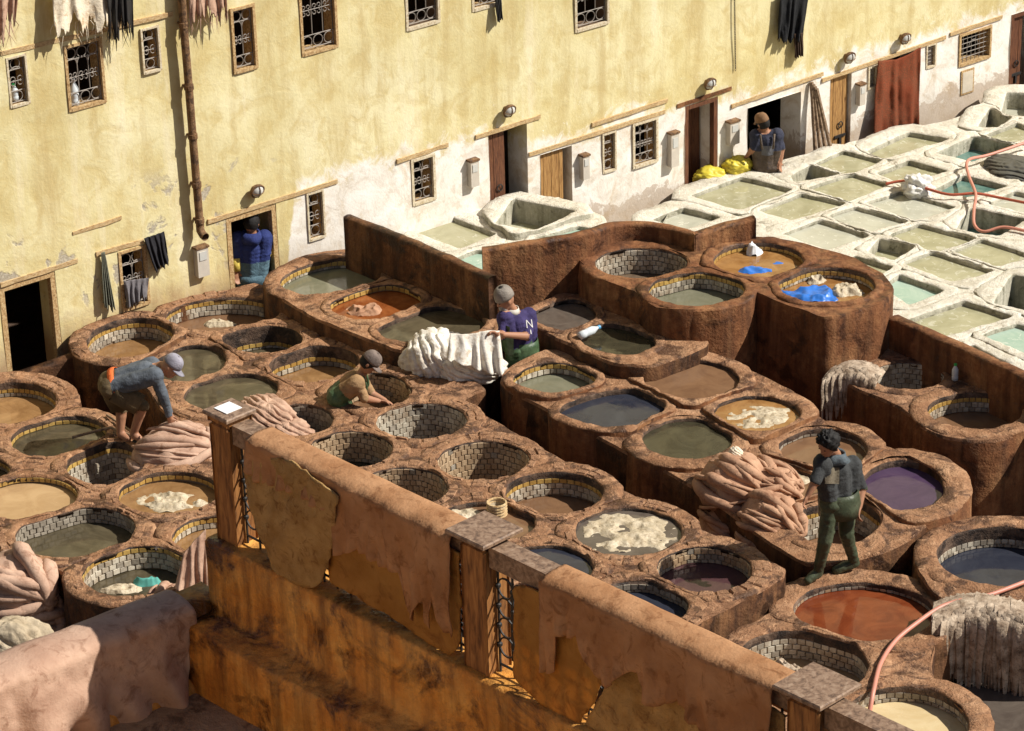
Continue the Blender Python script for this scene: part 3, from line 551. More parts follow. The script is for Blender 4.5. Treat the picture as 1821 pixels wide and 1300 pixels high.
    if v['st']:
        per = np.linalg.norm(np.roll(h, -1, 0)-h, axis=1).sum(); k = 0.
        acc = np.r_[0, np.cumsum(np.linalg.norm(np.roll(h, -1, 0)-h, axis=1))]; hx = np.r_[h, h[:1]]; nx = np.r_[nr, nr[:1]]; dx = np.r_[ds, ds[:1]]
        at = lambda t: (np.array([np.interp(t % per, acc, hx[:, q]) for q in (0, 1)]), np.array([np.interp(t % per, acc, nx[:, q]) for q in (0, 1)]), float(np.interp(t % per, acc, dx)))
        while k < per-.05:
            L = min(random.uniform(.085, .15), per-k)
            pA, nA, dA = at(k+.006); pB, nB, dB = at(k+L-.006); d = min(dA, dB); k += L
            if d < .055 or random.random() < .25: continue
            cuts = [(.022, d-.012)] if d < .15 else ([(.022, d*.5-.005), (d*.5+.005, d-.012)] if random.random() < .8 else [(.022, d*.62)])
            for a, b in cuts:
                jit = lambda: random.uniform(-.008, .008); zt = z+.013+random.uniform(-.005, .006)
                B = [pA+nA*(a+jit()), pB+nB*(a+jit()), pB+nB*(b+jit()), pA+nA*(b+jit())]; c = sum(B)/4
                V = [(*q, z-.01) for q in B]+[(*(c+(q-c)*.97), zt-.012) for q in B]+[(*(c+(q-c)*.80), zt+random.uniform(-.002, .003)) for q in B]
                O('rim_stone', V, [(8, 9, 10, 11)]+[(q+e, (q+1) % 4+e, (q+1) % 4+4+e, q+4+e) for e in (0, 4) for q in range(4)], MAT['stone'], root)
# ------------------------------------------------------------ terraces: the masonry between the vats
def terrace(name, label, b, px, mt, mf, dz=-.010, zb=None, holes=True, sm=1):
    o3 = np.array([P(u, v, zat(b, v)+dz) for u, v in px]); A_ = np.c_[o3[:, :2], np.ones(len(o3))]; pl = np.linalg.lstsq(A_, o3[:, 2], rcond=None)[0] if b == 'T2' else np.array([0, 0, Z[b]+dz])
    zf = lambda x, y: pl[0]*x+pl[1]*y+pl[2]
    o = o3[:, :2]; o = np.array(chaikin(o, sm)) if sm else o
    if np.sum(o[:, 0]*np.roll(o[:, 1], -1)-np.roll(o[:, 0], -1)*o[:, 1]) < 0: o = o[::-1]
    per = np.linalg.norm(np.roll(o, -1, 0)-o, axis=1).sum(); o = resample(o, int(per/.12)); nn = normals(o)
    o = o+nn*np.array([[.015*fb((*q, 0), 3)] for q in o])
    hs = [v['h']+normals(v['h'])*.028 for v in vats if v['b'] == b] if holes else []
    hs = [q for q in hs if inpoly(q, o).any()]
    lo, hi = o.min(0), o.max(0); g = np.array([(x, y) for x in np.arange(lo[0], hi[0], .11) for y in np.arange(lo[1], hi[1], .11)]); g = g+np.random.default_rng(3).uniform(-.03, .03, g.shape)
    keep = inpoly(g, o)
    for q in hs: keep &= ~inpoly(g, q)
    g = g[keep]; pts = [Vector(q) for q in o]; ed = [(i, (i+1) % len(o)) for i in range(len(o))]
    for q in hs:
        k = len(pts); pts += [Vector(w) for w in q]; ed += [(k+i, k+(i+1) % len(q)) for i in range(len(q))]
    pts += [Vector(q) for q in g]
    r = geometry.delaunay_2d_cdt(pts, ed, [], 0, 1e-5); V2 = np.array([tuple(q) for q in r[0]]); T = np.array([t for t in r[2] if len(t) == 3])
    c = V2[T].mean(1); k = inpoly(c, o)
    for q in hs: k &= ~inpoly(c, q)
    T = T[k]; V = [(x, y, zf(x, y)+.014*fb((x, y, 0), 5)+.005*nz((x, y, 0), 22)) for x, y in V2]; F = [tuple(map(int, t)) for t in T]; fm = [0]*len(F)
    k0 = len(V); m = len(o)
    for dzz in (.0, -.03, -.2, -.5, None):
        for q, w in zip(o, nn):
            z = zf(*q); dd = dzz if dzz is not None else (zb if zb is not None else FLOOR)-z; j = .012*fb((*q, dd), 5) + (.012 if dd < -.01 else 0); V.append((q[0]+w[0]*j, q[1]+w[1]*j, z+dd+(.014*fb((*q, 0), 5) if dd > -.1 else 0)))
    for a in range(4):
        for i in range(m): F.append((k0+(a+1)*m+i, k0+(a+1)*m+(i+1) % m, k0+a*m+(i+1) % m, k0+a*m+i)); fm.append(1 if a else 0)
    return tag(O(name, V, F, [mt, mf], None, True, fm), label, 'terrace')
T_ = 'masonry_terrace'
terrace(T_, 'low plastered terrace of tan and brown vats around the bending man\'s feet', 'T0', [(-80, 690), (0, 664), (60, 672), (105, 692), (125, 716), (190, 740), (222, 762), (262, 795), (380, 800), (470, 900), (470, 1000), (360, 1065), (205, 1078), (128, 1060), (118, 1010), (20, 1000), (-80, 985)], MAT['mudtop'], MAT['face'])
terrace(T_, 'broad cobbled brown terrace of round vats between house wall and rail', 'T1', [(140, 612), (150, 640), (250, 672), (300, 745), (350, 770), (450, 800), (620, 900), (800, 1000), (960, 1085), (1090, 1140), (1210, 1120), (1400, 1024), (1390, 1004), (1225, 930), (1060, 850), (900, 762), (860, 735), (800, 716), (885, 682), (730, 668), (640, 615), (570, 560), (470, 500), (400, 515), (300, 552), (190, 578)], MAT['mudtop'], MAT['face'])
terrace(T_, 'narrow brown terrace of full vats beyond the dark trench', 'T2', [(884, 680), (978, 725), (1042, 763), (1131, 812), (1220, 856), (1290, 912), (1400, 985), (1450, 1004), (1530, 990), (1610, 965), (1690, 900), (1680, 840), (1560, 785), (1460, 745), (1430, 700), (1340, 660), (1255, 622), (1150, 640), (1060, 640), (985, 618), (905, 650)], MAT['rim'], MAT['face'])
terrace(T_, 'brown block of square basins in front of the open doorway', 'T3', [(468, 500), (510, 462), (600, 440), (660, 448), (740, 490), (900, 560), (880, 590), (815, 618), (722, 628), (632, 594), (560, 565), (500, 530)], MAT['rim'], MAT['face'])
terrace(T_, 'brown basin block below the tall lit wall', 'T4', [(928, 552), (1022, 510), (1130, 560), (1265, 600), (1250, 618), (1125, 660), (1000, 606), (948, 578)], MAT['rim'], MAT['face'])
terrace(T_, 'tall red brown raised block with four vats on top', 'T5', [(1030, 462), (1060, 492), (1128, 518), (1160, 545), (1215, 553), (1285, 547), (1340, 518), (1465, 566), (1566, 541), (1590, 512), (1568, 484), (1510, 455), (1430, 432), (1345, 420), (1230, 430), (1150, 426), (1085, 432)], MAT['red'], MAT['red'], sm=0)
terrace(T_, 'rounded dark block holding two vats below the retaining wall', 'T6', [(1470, 655), (1500, 680), (1560, 705), (1620, 732), (1640, 762), (1712, 785), (1790, 780), (1870, 740), (1880, 690), (1760, 650), (1650, 615), (1560, 596), (1490, 632)], MAT['mudtop'], MAT['red'])
terrace(T_, 'lower brown terrace of large vats with red and cream dye', 'T7', [(1375, 1090), (1450, 1030), (1540, 1012), (1640, 1040), (1676, 1085), (1664, 1130), (1648, 1205), (1740, 1290), (1800, 1400), (1500, 1400), (1330, 1270), (1262, 1160), (1320, 1115)], MAT['rim'], MAT['face'])
terrace(T_, 'brown masonry around the slate coloured vat beside the hose', 'T8', [(1622, 985), (1650, 945), (1700, 925), (1800, 915), (1930, 920), (1960, 1140), (1850, 1096), (1760, 1082), (1690, 1078), (1640, 1030)], MAT['rim'], MAT['face'])
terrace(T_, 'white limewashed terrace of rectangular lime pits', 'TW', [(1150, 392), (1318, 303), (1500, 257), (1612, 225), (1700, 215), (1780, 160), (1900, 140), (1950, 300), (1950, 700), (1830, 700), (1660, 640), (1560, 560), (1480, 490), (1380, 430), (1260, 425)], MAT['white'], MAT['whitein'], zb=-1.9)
terrace(T_, 'small white limewashed terrace behind the leaning brown walls', 'TL', [(690, 412), (800, 370), (900, 342), (1030, 365), (1090, 392), (1050, 425), (930, 470), (860, 500), (780, 470)], MAT['white'], MAT['whitein'])
# ------------------------------------------------------------ free brown walls
def wallrun(name, label, pts, th, zb, mat, k=8, cat='wall'):
    """pts: (u, v, ztop) along the near top edge; thickness goes away from the camera"""
    q = catmull([np.r_[P(u, v, z)] for u, v, z in pts], k) if k > 1 else [P(u, v, z) for u, v, z in pts]
    q = resample(np.array(q), max(10, int(sum(np.linalg.norm(np.diff(np.array(q), axis=0), axis=1))/.10)), False)
    V = []; m = len(q); F = []; prof = [(0, None), (0, -.3), (0, -.03), (.02, 0), (.5, .012), (.97, 0), (1, -.04), (1, None)]
    for i, p in enumerate(q):
        t = q[min(i+1, m-1)]-q[max(i-1, 0)]; nn = np.array([-t[1], t[0], 0]); nn /= np.linalg.norm(nn); nn = nn if nn[1] > 0 else -nn
        for o, dz in prof:
            w = p+nn*(o*th); zz = zb if dz is None else p[2]+dz; w = np.array([w[0], w[1], zz]); j = .014*fb(w, 3.5); w = w+nn*j+np.array([0, 0, .012*fb(w, 4, 5) if dz is not None else 0]); V.append(w)
    L = len(prof)
    for i in range(m-1): F += [(i*L+j, (i+1)*L+j, (i+1)*L+j+1, i*L+j+1) for j in range(L-1)]
    F += [tuple(range(L))[::-1], tuple((m-1)*L+j for j in range(L))]
    return tag(O(name, V, F, mat, None, True), label, cat)
wallrun('brown_wall', 'long brown stained wall running down from the white house wall', [(610, 386, .86), (700, 421, .86), (790, 460, .85), (868, 496, .84)], .12, -1., MAT['face'])
wallrun('brown_wall', 'sunlit brown curved wall behind the man in the purple shirt', [(858, 446, 1.0), (900, 440, 1.02), (980, 428, 1.03), (1050, 414, 1.03), (1085, 402, .97), (1120, 399, .93), (1180, 405, .92), (1235, 421, .92)], .12, -1., MAT['red'])
wallrun('brown_wall', 'short brown wall at the back of the raised block', [(1237, 420, .92), (1290, 404, .95), (1345, 388, 1.0)], .12, -1., MAT['red'], 3)
wallrun('brown_wall', 'brown retaining wall between the white pits and the rounded block', [(1582, 566, .47), (1660, 600, .47), (1740, 636, .46), (1830, 678, .46), (1950, 735, .46)], .14, -1.2, MAT['red'])
wallrun('brown_wall', 'low plastered parapet beside the dark left doorway', [(-40, 690, -.02), (60, 660, .06), (148, 630, .16)], .14, -1., MAT['face'])
# ------------------------------------------------------------ near gallery: rail, posts, parapets
RZ = 6.2
A0, A2 = P(408, 736, RZ), P(1452, 1226, RZ); AD = (A2-A0)/np.linalg.norm(A2-A0); AN = np.array([AD[1], -AD[0], 0])   # AN points to the gallery side
if AN[1] > 0: AN = -AN
A1 = P(866, 946, RZ); LA = np.linalg.norm(A2-A0)
def PA(u, v, o=0.):                                     # pixel -> (along rail, drop below rail top) on the gallery face
    p = PPL(u, v, A0+AN*o, AN); return float(np.dot(p-A0, AD)), float(RZ-p[2])
def AP(s, d, o=0.): return A0+AD*s+AN*o-UZ*d
zbaseA = RZ-PA(392, 962, .1)[1]; ZW = zbaseA
posts = [('wooden corner post with a white paper on its cap', 0., .092, .112), ('wooden rail post with a broad flat cap beside the iron grille', np.dot(A1-A0, AD), .098, .150), ('wooden end post behind the cream vat rail', LA, .105, .155)]
for i, (lb, s, hw, cw) in enumerate(posts):
    r = empty('rail_post', AP(s, RZ-ZW), lb, 'post', 'posts of the wooden gallery rail'); H = RZ-ZW
    mb = MB(); n = 10
    prof = [(hw, -.0), (hw, .05)]+[(hw-.002, .1)]+[(hw, H*.5), (hw, H-.06), (hw-.012, H-.05), (hw-.012, H-.04), (hw+.006, H-.032), (hw+.006, H-.002)]
    V = []; ch = .012
    for w, h in prof:
        for a, b in ((-1, -1), (1, -1), (1, 1), (-1, 1)):
            V += [AP(s, H-h)+AD*(a*w-(ch*a if (a*b > 0) else 0))+AN*(b*w-(ch*b if a*b < 0 else 0)), AP(s, H-h)+AD*(a*w-(ch*a if a*b < 0 else 0))+AN*(b*w-(ch*b if a*b > 0 else 0))]
    F = [(k*8+q, k*8+(q+1) % 8, (k+1)*8+(q+1) % 8, (k+1)*8+q) for k in range(len(prof)-1) for q in range(8)]+[tuple(len(V)-8+q for q in range(8))]
    O('post_shaft', V, F, MAT['wood'], r)
    mb = MB(); V = []
    for w, h in ((cw-.03, 0), (cw, .008), (cw, .024), (cw-.006, .032)): V += [AP(s, -h+.0)+AD*a*w+AN*b*w for a, b in ((-1, -1), (1, -1), (1, 1), (-1, 1))]
    F = [(k*4+q, k*4+(q+1) % 4, k*4+4+(q+1) % 4, k*4+4+q) for k in range(3) for q in range(4)]+[(12, 13, 14, 15), (3, 2, 1, 0)]
    O('post_cap', V, F, MAT['woodcap'], r)
    if i == 0:
        mb = MB(); mb.box(AP(s-.01, -.036), AD*.058, AN*.058, UZ*.002); tag(mb.build('paper_sheet', flat('white_paper', (.82, .80, .78), .8, .2, .08)), 'white paper lying on the corner post cap', 'paper')
sA = [0, posts[1][1], LA, LA+2.6]
for i in range(3):
    mb = MB(); a, b = sA[i]+posts[i][2], sA[i+1]-(posts[i+1][2] if i < 2 else 0)
    mb.box(AP((a+b)/2, .085), AD*(b-a)/2, AN*.062, UZ*.062)
    tag(mb.build('hand_rail', MAT['woodcap']), ['wooden hand rail buried under brown hides between corner post and broad capped post', 'wooden hand rail with a bare dark length above the iron grille', 'wooden hand rail beyond the end post'][i], 'rail', 'hand rails of the gallery')
    g = empty('iron_balustrade', AP((a+b)/2, RZ-ZW), ['scrolled iron balustrade hidden behind raw skins', 'scrolled iron balustrade beside the broad capped post', 'scrolled iron balustrade beyond the end post'][i], 'balustrade', 'iron balustrades of the gallery'); nb = int((b-a)/.11); mb = MB()
    d0, d1 = .16, RZ-ZW-.05
    for d in (d0, d1): mb.tube([AP(a, d), AP(b, d)], .008, 5)
    mb.build('bar', MAT['ironblack'], g)
    for k in range(nb+1):
        s = a+(b-a)*k/nb; mb = MB(); mb.tube([AP(s, d0-.02), AP(s, d1+.05)], .0075, 5)
        for q in range(1, 5):
            d = d0+(d1-d0)*q/5; mb.lathe(AP(s, d), UZ, [(.002, -.02), (.016, -.008), (.016, .008), (.002, .02)], 8)
            if k < nb:
                w = (b-a)/nb; mb.tube([AP(s+w*.5-w*.5*math.cos(t), d+.06*math.sin(t)) for t in np.linspace(0, math.pi, 9)], .006, 4); mb.tube([AP(s+w*.5-w*.5*math.cos(t), d-.06*math.sin(t)) for t in np.linspace(0, math.pi, 9)], .006, 4)
        mb.build('scroll', MAT['ironblack'], g)
# parapet under the rail (along A) with its ledge, and parapet B parallel to the house
zled = RZ-PA(418, 1124, .2)[1]; zfl = zled-.45
def slab(name, label, p0, d, n, L0, L1, prof, mat, cat='wall', step=.12):
    """prof: list of (out along n, z), extruded along d from L0 to L1"""
    m = int((L1-L0)/step)+2; V = []; k = len(prof)
    for i in range(m):
        s = L0+(L1-L0)*i/(m-1)
        for o, z in prof:
            q = np.array([*(p0+d*s+n*o)[:2], z]); V.append(q+n*.010*fb(q, 4)+UZ*.008*fb(q, 5, 3))
    F = [(i*k+j, i*k+(j+1) % k, (i+1)*k+(j+1) % k, (i+1)*k+j) for i in range(m-1) for j in range(k)]+[tuple(range(k))[::-1], tuple((m-1)*k+j for j in range(k))]
    return tag(O(name, V, F, mat, None, True), label, cat)
prof = [(-.13, -1.5), (-.13, ZW-.02), (-.11, ZW), (.12, ZW), (.14, ZW-.02), (.14, (ZW+zled)/2), (.14, zled+.02), (.16, zled), (.33, zled-.01), (.35, zled-.03), (.35, (zled+zfl)/2), (.35, zfl-.6), (.35, zfl-1.2), (.2, zfl-1.2), (.2, -1.5)]
slab('gallery_parapet', 'orange brown stained parapet wall carrying the wooden rail', A0, AD, AN, -.14, LA+2.6, prof, MAT['orangewall'])
BD = -WD; 
zB = RZ-PA(372, 1062, .14)[1]; b0 = AP(-.13, RZ-zB, .12); BN = WN
def PB(u, v, o=0.):
    p = PPL(u, v, b0+BN*o, BN); return float(np.dot(p-b0, BD)), float(zB-p[2])
def BP(s, d, o=0.): return b0+BD*s+BN*o-UZ*d
slab('gallery_parapet', 'low brown parapet under the mauve hide, meeting the orange wall in a corner', b0, BD, BN, -.05, 6, [(-.26, -1.4), (-.26, zB-.05), (-.2, zB), (-.06, zB), (0, zB-.05), (0, zB-.45), (.07, zB-.50), (.09, zB-.55), (.09, zfl-1.2), (-.1, zfl-1.2), (-.1, -1.4)], MAT['orangewall'])
c = AP(1., RZ-zfl, 1.5); V = [np.r_[(b0+BD*a+BN*b)[:2], zfl] for a, b in ((-.1, -.05), (6, -.05), (6, 7), (-.1, 7))]
V = [AP(-.2, RZ-zfl, .0)+BD*0, AP(LA+2.5, RZ-zfl, .0), AP(LA+2.5, RZ-zfl, 5.), BP(6, zB-zfl, 3.), BP(6, zB-zfl, -.1)]
tag(O('gallery_floor', V+[v-UZ*.2 for v in V], [(0, 1, 2, 3, 4), (9, 8, 7, 6, 5)]+[(i, 5+i, 5+(i+1) % 5, (i+1) % 5) for i in range(5)], m_earth('gallery_paving', (.20, .12, .07), (.34, .22, .13), (.44, .30, .19), (.10, .055, .03), 2, .52)), kind='structure')
# ------------------------------------------------------------ hides hung over the rail
def drape(name, label, AP_, PA_, s0, s1, bottom, mat, top=.02, half=.075, arch=.008, back=.25, off=.075, amp=.02, freq=7, seed=0, group=None, nu=None, nv=26, flare=0., cat='hide', th=.007):
    b = sorted([PA_(u, v, off) for u, v in bottom]); bs, bd = [q[0] for q in b], [q[1] for q in b]; nu = nu or max(12, int((s1-s0)/.022)); V = []
    for i in range(nu):
        s = s0+(s1-s0)*i/(nu-1); L = np.interp(s, bs, bd)+.02*fb((s, seed, 0), 6)+.012*nz((s, seed, 3), 22)
        for j in range(nv):
            t = j/(nv-1)
            if t < .12: d, o = top+back*(1-t/.12)**1.2, -half
            elif t < .30: q = (t-.12)/.18*math.pi; d, o = top-arch*math.sin(q)*(1+.5*nz((s, seed, 5), 3)), -half*math.cos(q)
            else: q = (t-.30)/.70; d, o = top+(L-top)*q, half+off-.075+flare*q*q
            if t >= .27:
                q = max(0, (t-.30)/.70); f = fb((s*freq*.5, d*1.2, seed), 1, 0, 3)*amp*2.2+amp*math.sin(s*freq*6+3*nz((s, d, seed), 2))*q
                o += abs(f)*(.25+q)+.004*nz((s, d, seed), 25)-.022*abs(nz((s*1.3+d*.8, d*.9-s*.5, seed), 4))-.012*abs(nz((s+d*.6, d*.5, seed+3), 9))
                s_ = s+.012*q*nz((s, d, seed+7), 5)
            else: s_ = s; d += .006*nz((s, j, seed), 6)
            V.append(AP_(s_, d, o))
    F = [(i*nv+j, (i+1)*nv+j, (i+1)*nv+j+1, i*nv+j+1) for i in range(nu-1) for j in range(nv-1)]
    o = O(name, V, F, mat, None, True); m = o.modifiers.new('thickness', 'SOLIDIFY'); m.thickness = th; m.offset = -1
    return tag(o, label, cat, group)
GH = 'hides hung on the gallery rail'
s_ = lambda u, v: PA(u, v, .07)[0]
drape('hung_hide', 'brown suede hide draped along the rail between the two posts', AP, PA, s_(448, 772), s_(812, 952), [(430, 815), (455, 850), (500, 868), (560, 890), (588, 905), (600, 985), (640, 975), (680, 1005), (712, 1020), (722, 1080), (738, 1105), (752, 1060), (765, 1122), (778, 1040), (795, 1120), (818, 1150)], MAT['hide_brown'], seed=1, group=GH, amp=.03, back=.72, off=.125)
drape('hung_hide', 'brown suede hide draped over the rail towards the end post', AP, PA, s_(972, 1030), s_(1385, 1222), [(970, 1198), (986, 1196), (992, 1125), (1030, 1132), (1048, 1184), (1080, 1222), (1128, 1188), (1148, 1235), (1165, 1256), (1208, 1244), (1250, 1300), (1300, 1310), (1345, 1330), (1400, 1345)], MAT['hide_brown'], seed=5, group=GH, amp=.026, back=.25, off=.12)
def flatskin(name, label, px, o, mat, seed, amp=.02, bulge=.03, group=GH, th=.01, cat='hide'):
    q = np.array([PA(u, v, o) for u, v in px]); q = resample(q, 60); q += np.random.default_rng(seed).normal(0, .006, q.shape)
    lo, hi = q.min(0), q.max(0); g = np.array([(x, y) for x in np.arange(lo[0], hi[0], .03) for y in np.arange(lo[1], hi[1], .03)]); g = g[inpoly(g, q)]
    r = geometry.delaunay_2d_cdt([Vector(w) for w in q]+[Vector(w) for w in g], [(i, (i+1) % 60) for i in range(60)], [], 0, 1e-5)
    V2 = np.array([tuple(w) for w in r[0]]); T = [t for t in r[2]]; c = np.array([V2[list(t)].mean(0) for t in T]); k = inpoly(c, q)
    V = [AP(s, d, o+bulge*fb((s, d, seed), 2.2)+amp*.5*fb((s, d, seed), 7)) for s, d in V2]
    ob = O(name, V, [tuple(t) for t, kk in zip(T, k) if kk], mat, None, True); m = ob.modifiers.new('thickness', 'SOLIDIFY'); m.thickness = th; m.offset = 0
    return tag(ob, label, cat, group)
flatskin('raw_skin', 'ragged hairy yellow brown raw skin hanging lowest beside the corner post', [(428, 800), (436, 870), (452, 920), (470, 965), (482, 1010), (512, 1030), (540, 1046), (562, 1044), (580, 1010), (594, 960), (604, 880), (520, 820)], .135, MAT['hide_raw'], 3, .03, .04)
flatskin('raw_skin', 'stiff amber skin stretched under the suede hide next to the capped post', [(588, 890), (586, 1035), (700, 1100), (760, 1142), (806, 1166), (818, 1140), (818, 980)], .085, MAT['skinsheet'], 4, .006, .008)
flatskin('raw_skin', 'sunlit translucent amber skin beside the iron grille', [(914, 1040), (914, 1206), (965, 1255), (1022, 1302), (1050, 1258), (1076, 1208), (1100, 1120), (1000, 1060)], .085, MAT['skinsheet'], 6, .006, .01)
flatskin('raw_skin', 'stained amber skin filling the rail below the suede hide near the end post', [(1078, 1120), (1078, 1214), (1040, 1290), (1060, 1330), (1392, 1480), (1392, 1270)], .068, MAT['hide_raw'], 8, .006, .006)
BP2 = lambda s, d, o=0.: BP(s, d, o-.12)
drape('hung_hide', 'mauve hide spread over the low parapet, half in shadow', BP2, PB, PB(352, 1100, .07)[0], 5.2, [(345, 1180), (330, 1245), (260, 1285), (170, 1305), (80, 1340), (0, 1390), (-200, 1480)], MAT['hide_mauve'], top=.03, half=.17, arch=.06, off=.075, amp=.055, freq=2.6, seed=9, back=.3, group=GH, nv=34)

# ochre wall added out of frame to bounce warm sunlight onto the shaded rail
q = AP(LA*.5, 0, 4.3); mb = MB(); ang = AN
m_ = flat('bounce_wall_ochre', (.80, .56, .30), .9, .2, .15, 2)
V = []; nU, nW = 30, 16
hw = MB(); hw.grid(nU, nW, lambda a, b: AP(-2.2+(LA+4.4)*a, RZ-(zfl-1.+(3.2)*b), 4.3)+AN*.02*fb((a*8, b*5, 1), 1))
gh = empty('bounce_wall', AP(LA*.5, RZ-zfl, 4.4), 'unseen ochre wall added to bounce sunlight into the gallery', 'house')
hw.build('wall', m_, gh); hb = MB(); hb.box(AP(LA*.5, RZ-(zfl+.58), 5.1), AD*(LA/2+2.2), AN*.75, UZ*1.6); hb.build('bounce_core', m_, gh)
# ------------------------------------------------------------ hides in heaps, in vats, hung as rags
def lobe(name, label, u, v, z, ax, ay, az, fd, nf, amp, seed, mat, rot=0., group='heaped hides', nu=150, nv=74, low=-.75, cat='hide', lump=.12, pinch=None):
    c = P(u, v, z); fd = np.array(fd, float); fd /= np.linalg.norm(fd); cr, sr = math.cos(rad(rot)), math.sin(rad(rot)); V = []
    for i in range(nu):
        ph = 2*math.pi*i/nu
        for j in range(nv):
            zz = 1-(1-low)*j/(nv-1); r = math.sqrt(max(0, 1-zz*zz)); n = np.array([r*math.cos(ph), r*math.sin(ph), zz])
            
            wp = n+.13*np.array([nz(n, 1.6, seed), nz(n, 1.6, seed+11), nz(n, 1.6, seed+23)]); q = float(wp@fd)
            if pinch is not None: w_ = wp-np.array(pinch[:3]); q = math.atan2(w_[2]+.25*w_[1], math.hypot(w_[0], w_[1]*.9)*(1 if w_[0] < 0 else -1))*pinch[3]
            k = math.pi*nf*(q+.035*nz(n, 3, seed+5)); ridge = abs(math.sin(k))**.75
            am = .55+.45*nz(n, 2.5, seed+31); fine = abs(math.sin(k*2+1.2*nz(n, 3, seed)))**.8
            d = 1+lump*fb(n, 1.7, seed+3)+amp*am*(ridge-.5)*2+amp*.35*(fine-.5)+amp*.10*nz(n, 12, seed)
            p = n*d*np.array([ax, ay, az]); V.append(c+np.array([p[0]*cr-p[1]*sr, p[0]*sr+p[1]*cr, p[2]]))
    F = [(i*nv+j, i*nv+j+1, ((i+1) % nu)*nv+j+1, ((i+1) % nu)*nv+j) for i in range(nu) for j in range(nv-1)]
    return tag(O(name, V, F, mat, None, True), label, cat, group)
GP, GB = 'pink hides heaped by the walking man', 'hides heaped in the lower corner'
hp, hw_, hc, hg = MAT['hide_pink'], MAT['hide_white'], MAT['hide_cream'], MAT['hide_grey']
def foldpile(name, label, u, v, z, ax, ay, az, piv, n, r, seed, mat, a0=-25, a1=205, rot=0., group='heaped hides', cat='hide', front=.75, base=.95):
    n = int(n*1.5); r *= .85
    """one hide gathered in rolled folds that sweep over a heap and run together at piv"""
    c = P(u, v, z); rg = random.Random(seed); S = np.array([ax, ay, az]); cr, sr = math.cos(rad(rot)), math.sin(rad(rot)); mb = MB(); piv = unit(piv)
    W = lambda p: c+np.array([p[0]*cr-p[1]*sr, p[0]*sr+p[1]*cr, p[2]])
    nu, nv = 60, 30
    mb.grid(nu, nv, lambda a, b: W((lambda q: q*S*base*(1+.1*fb(q, 2, seed)))(np.array([math.sin(math.pi*b*.8)*math.cos(2*math.pi*a), math.sin(math.pi*b*.8)*math.sin(2*math.pi*a), math.cos(math.pi*b*.8)]))), wrap=True)
    for k in range(n):
        f = rad(a0+(a1-a0)*(k+rg.uniform(-.3, .3))/(n-1)); s0 = unit([math.cos(f), rg.uniform(-.6, .6), math.sin(f)*rg.uniform(.8, 1)]); e = unit(piv+np.array([rg.gauss(0, .16), rg.gauss(0, .16), rg.gauss(0, .24)]))
        m = unit((s0+e)*.5+np.array([rg.gauss(0, .14), -front*rg.uniform(.4, 1.3), .12+rg.gauss(0, .16)])); pts = []; R = []; rr = r*rg.choice((.5, .7, 1., 1.2, 1.7)); lift = rg.uniform(-.10, .05)
        for i in range(22):
            t = i/21; q = s0*(1-t)**2+2*m*t*(1-t)*1.25+e*t*t; q = unit(q)*(1+lift+.07*fb((t*2, k*1.7, seed), 1.2)); pts.append(W(q*S)); R.append(max(.004, rr*(1-.55*t)*min(1, (.25+t*5), (1-t)*7+.2)*(1+.25*nz((t*5, k, seed), 1))))
        mb.tube(pts, R, 8)
    return tag(mb.build(name, mat, None, True), label, cat, group)
foldpile('folded_hide', 'big rounded pinkish hide in loose layers, topmost of the heap', 1310, 868, .10, .40, .38, .37, (.75, -.35, -.15), 17, .050, 3, hp, -10, 235, group=GP)
foldpile('folded_hide', 'pinkish hide folded in tight arcs over the tiled vat rim', 1368, 932, -.05, .33, .33, .35, (.85, -.4, -.30), 15, .042, 8, hp, 0, 225, 8, GP)
foldpile('folded_hide', 'pinkish hide fanning over the heap towards the man\'s hand', 1372, 868, .13, .30, .34, .24, (.9, .1, -.1), 12, .034, 14, hp, 20, 215, -15, GP, front=.4)
foldpile('folded_hide', 'crumpled pinkish hide squeezed low in the trench under the heap', 1296, 940, -.28, .32, .30, .32, (.8, -.4, -.3), 11, .05, 19, hp, 30, 235, 0, GP)
lobe('cream_hide', 'small knotted cream hide on top of the pink heap', 1308, 806, .42, .07, .06, .06, (.6, .2, .7), 3, .2, 21, hc, 0, GP, 60, 30)
foldpile('folded_hide', 'folded pink beige hide the bending man reaches for', 312, 802, .06, .46, .34, .27, (.95, -.15, .05), 15, .042, 27, MAT['hide_mauve'], 30, 225, 10, front=.55)
lobe('folded_hide', 'pink beige hide spread on the vat rims behind the corner post', 478, 742, .12, .27, .42, .17, (.8, .3, .4), 4, .14, 33, MAT['hide_mauve'], 25)
lobe('folded_hide', 'second pink beige hide sliding from the corner post towards the empty vat', 515, 772, .08, .24, .22, .13, (.5, .3, .5), 3.5, .14, 37, MAT['hide_mauve'], 0)
lobe('white_hide', 'heap of white hides with long folds sliding over the basin wall', 780, 636, .22, .40, .34, .30, (.9, .15, .25), 4, .09, 41, hw_, -10, 'white hides of the man in purple')
lobe('white_hide', 'white hide crumpled on the brown slab below the heap', 838, 652, .20, .36, .22, .20, (.5, -.3, .6), 4, .12, 46, hw_, 8, 'white hides of the man in purple')
foldpile('folded_hide', 'pinkish hide in thick rolls beside the wide dingy tiled vat', 28, 1050, -.15, .42, .30, .42, (.95, -.3, -.15), 12, .065, 52, MAT['hide_mauve'], 20, 220, 0, GB)
foldpile('folded_hide', 'pinkish hide rolled at the foot of the corner heap', 62, 1098, -.45, .32, .25, .30, (.9, -.4, -.1), 9, .06, 57, MAT['hide_mauve'], 20, 220, 15, GB)
lobe('burlap_bundle', 'coarse grey beige burlap bundle with a torn dark hole', 30, 1158, -.1, .38, .25, .32, (.5, -.3, .8), 3, .10, 61, MAT['sack'], 0, GB, cat='sack')
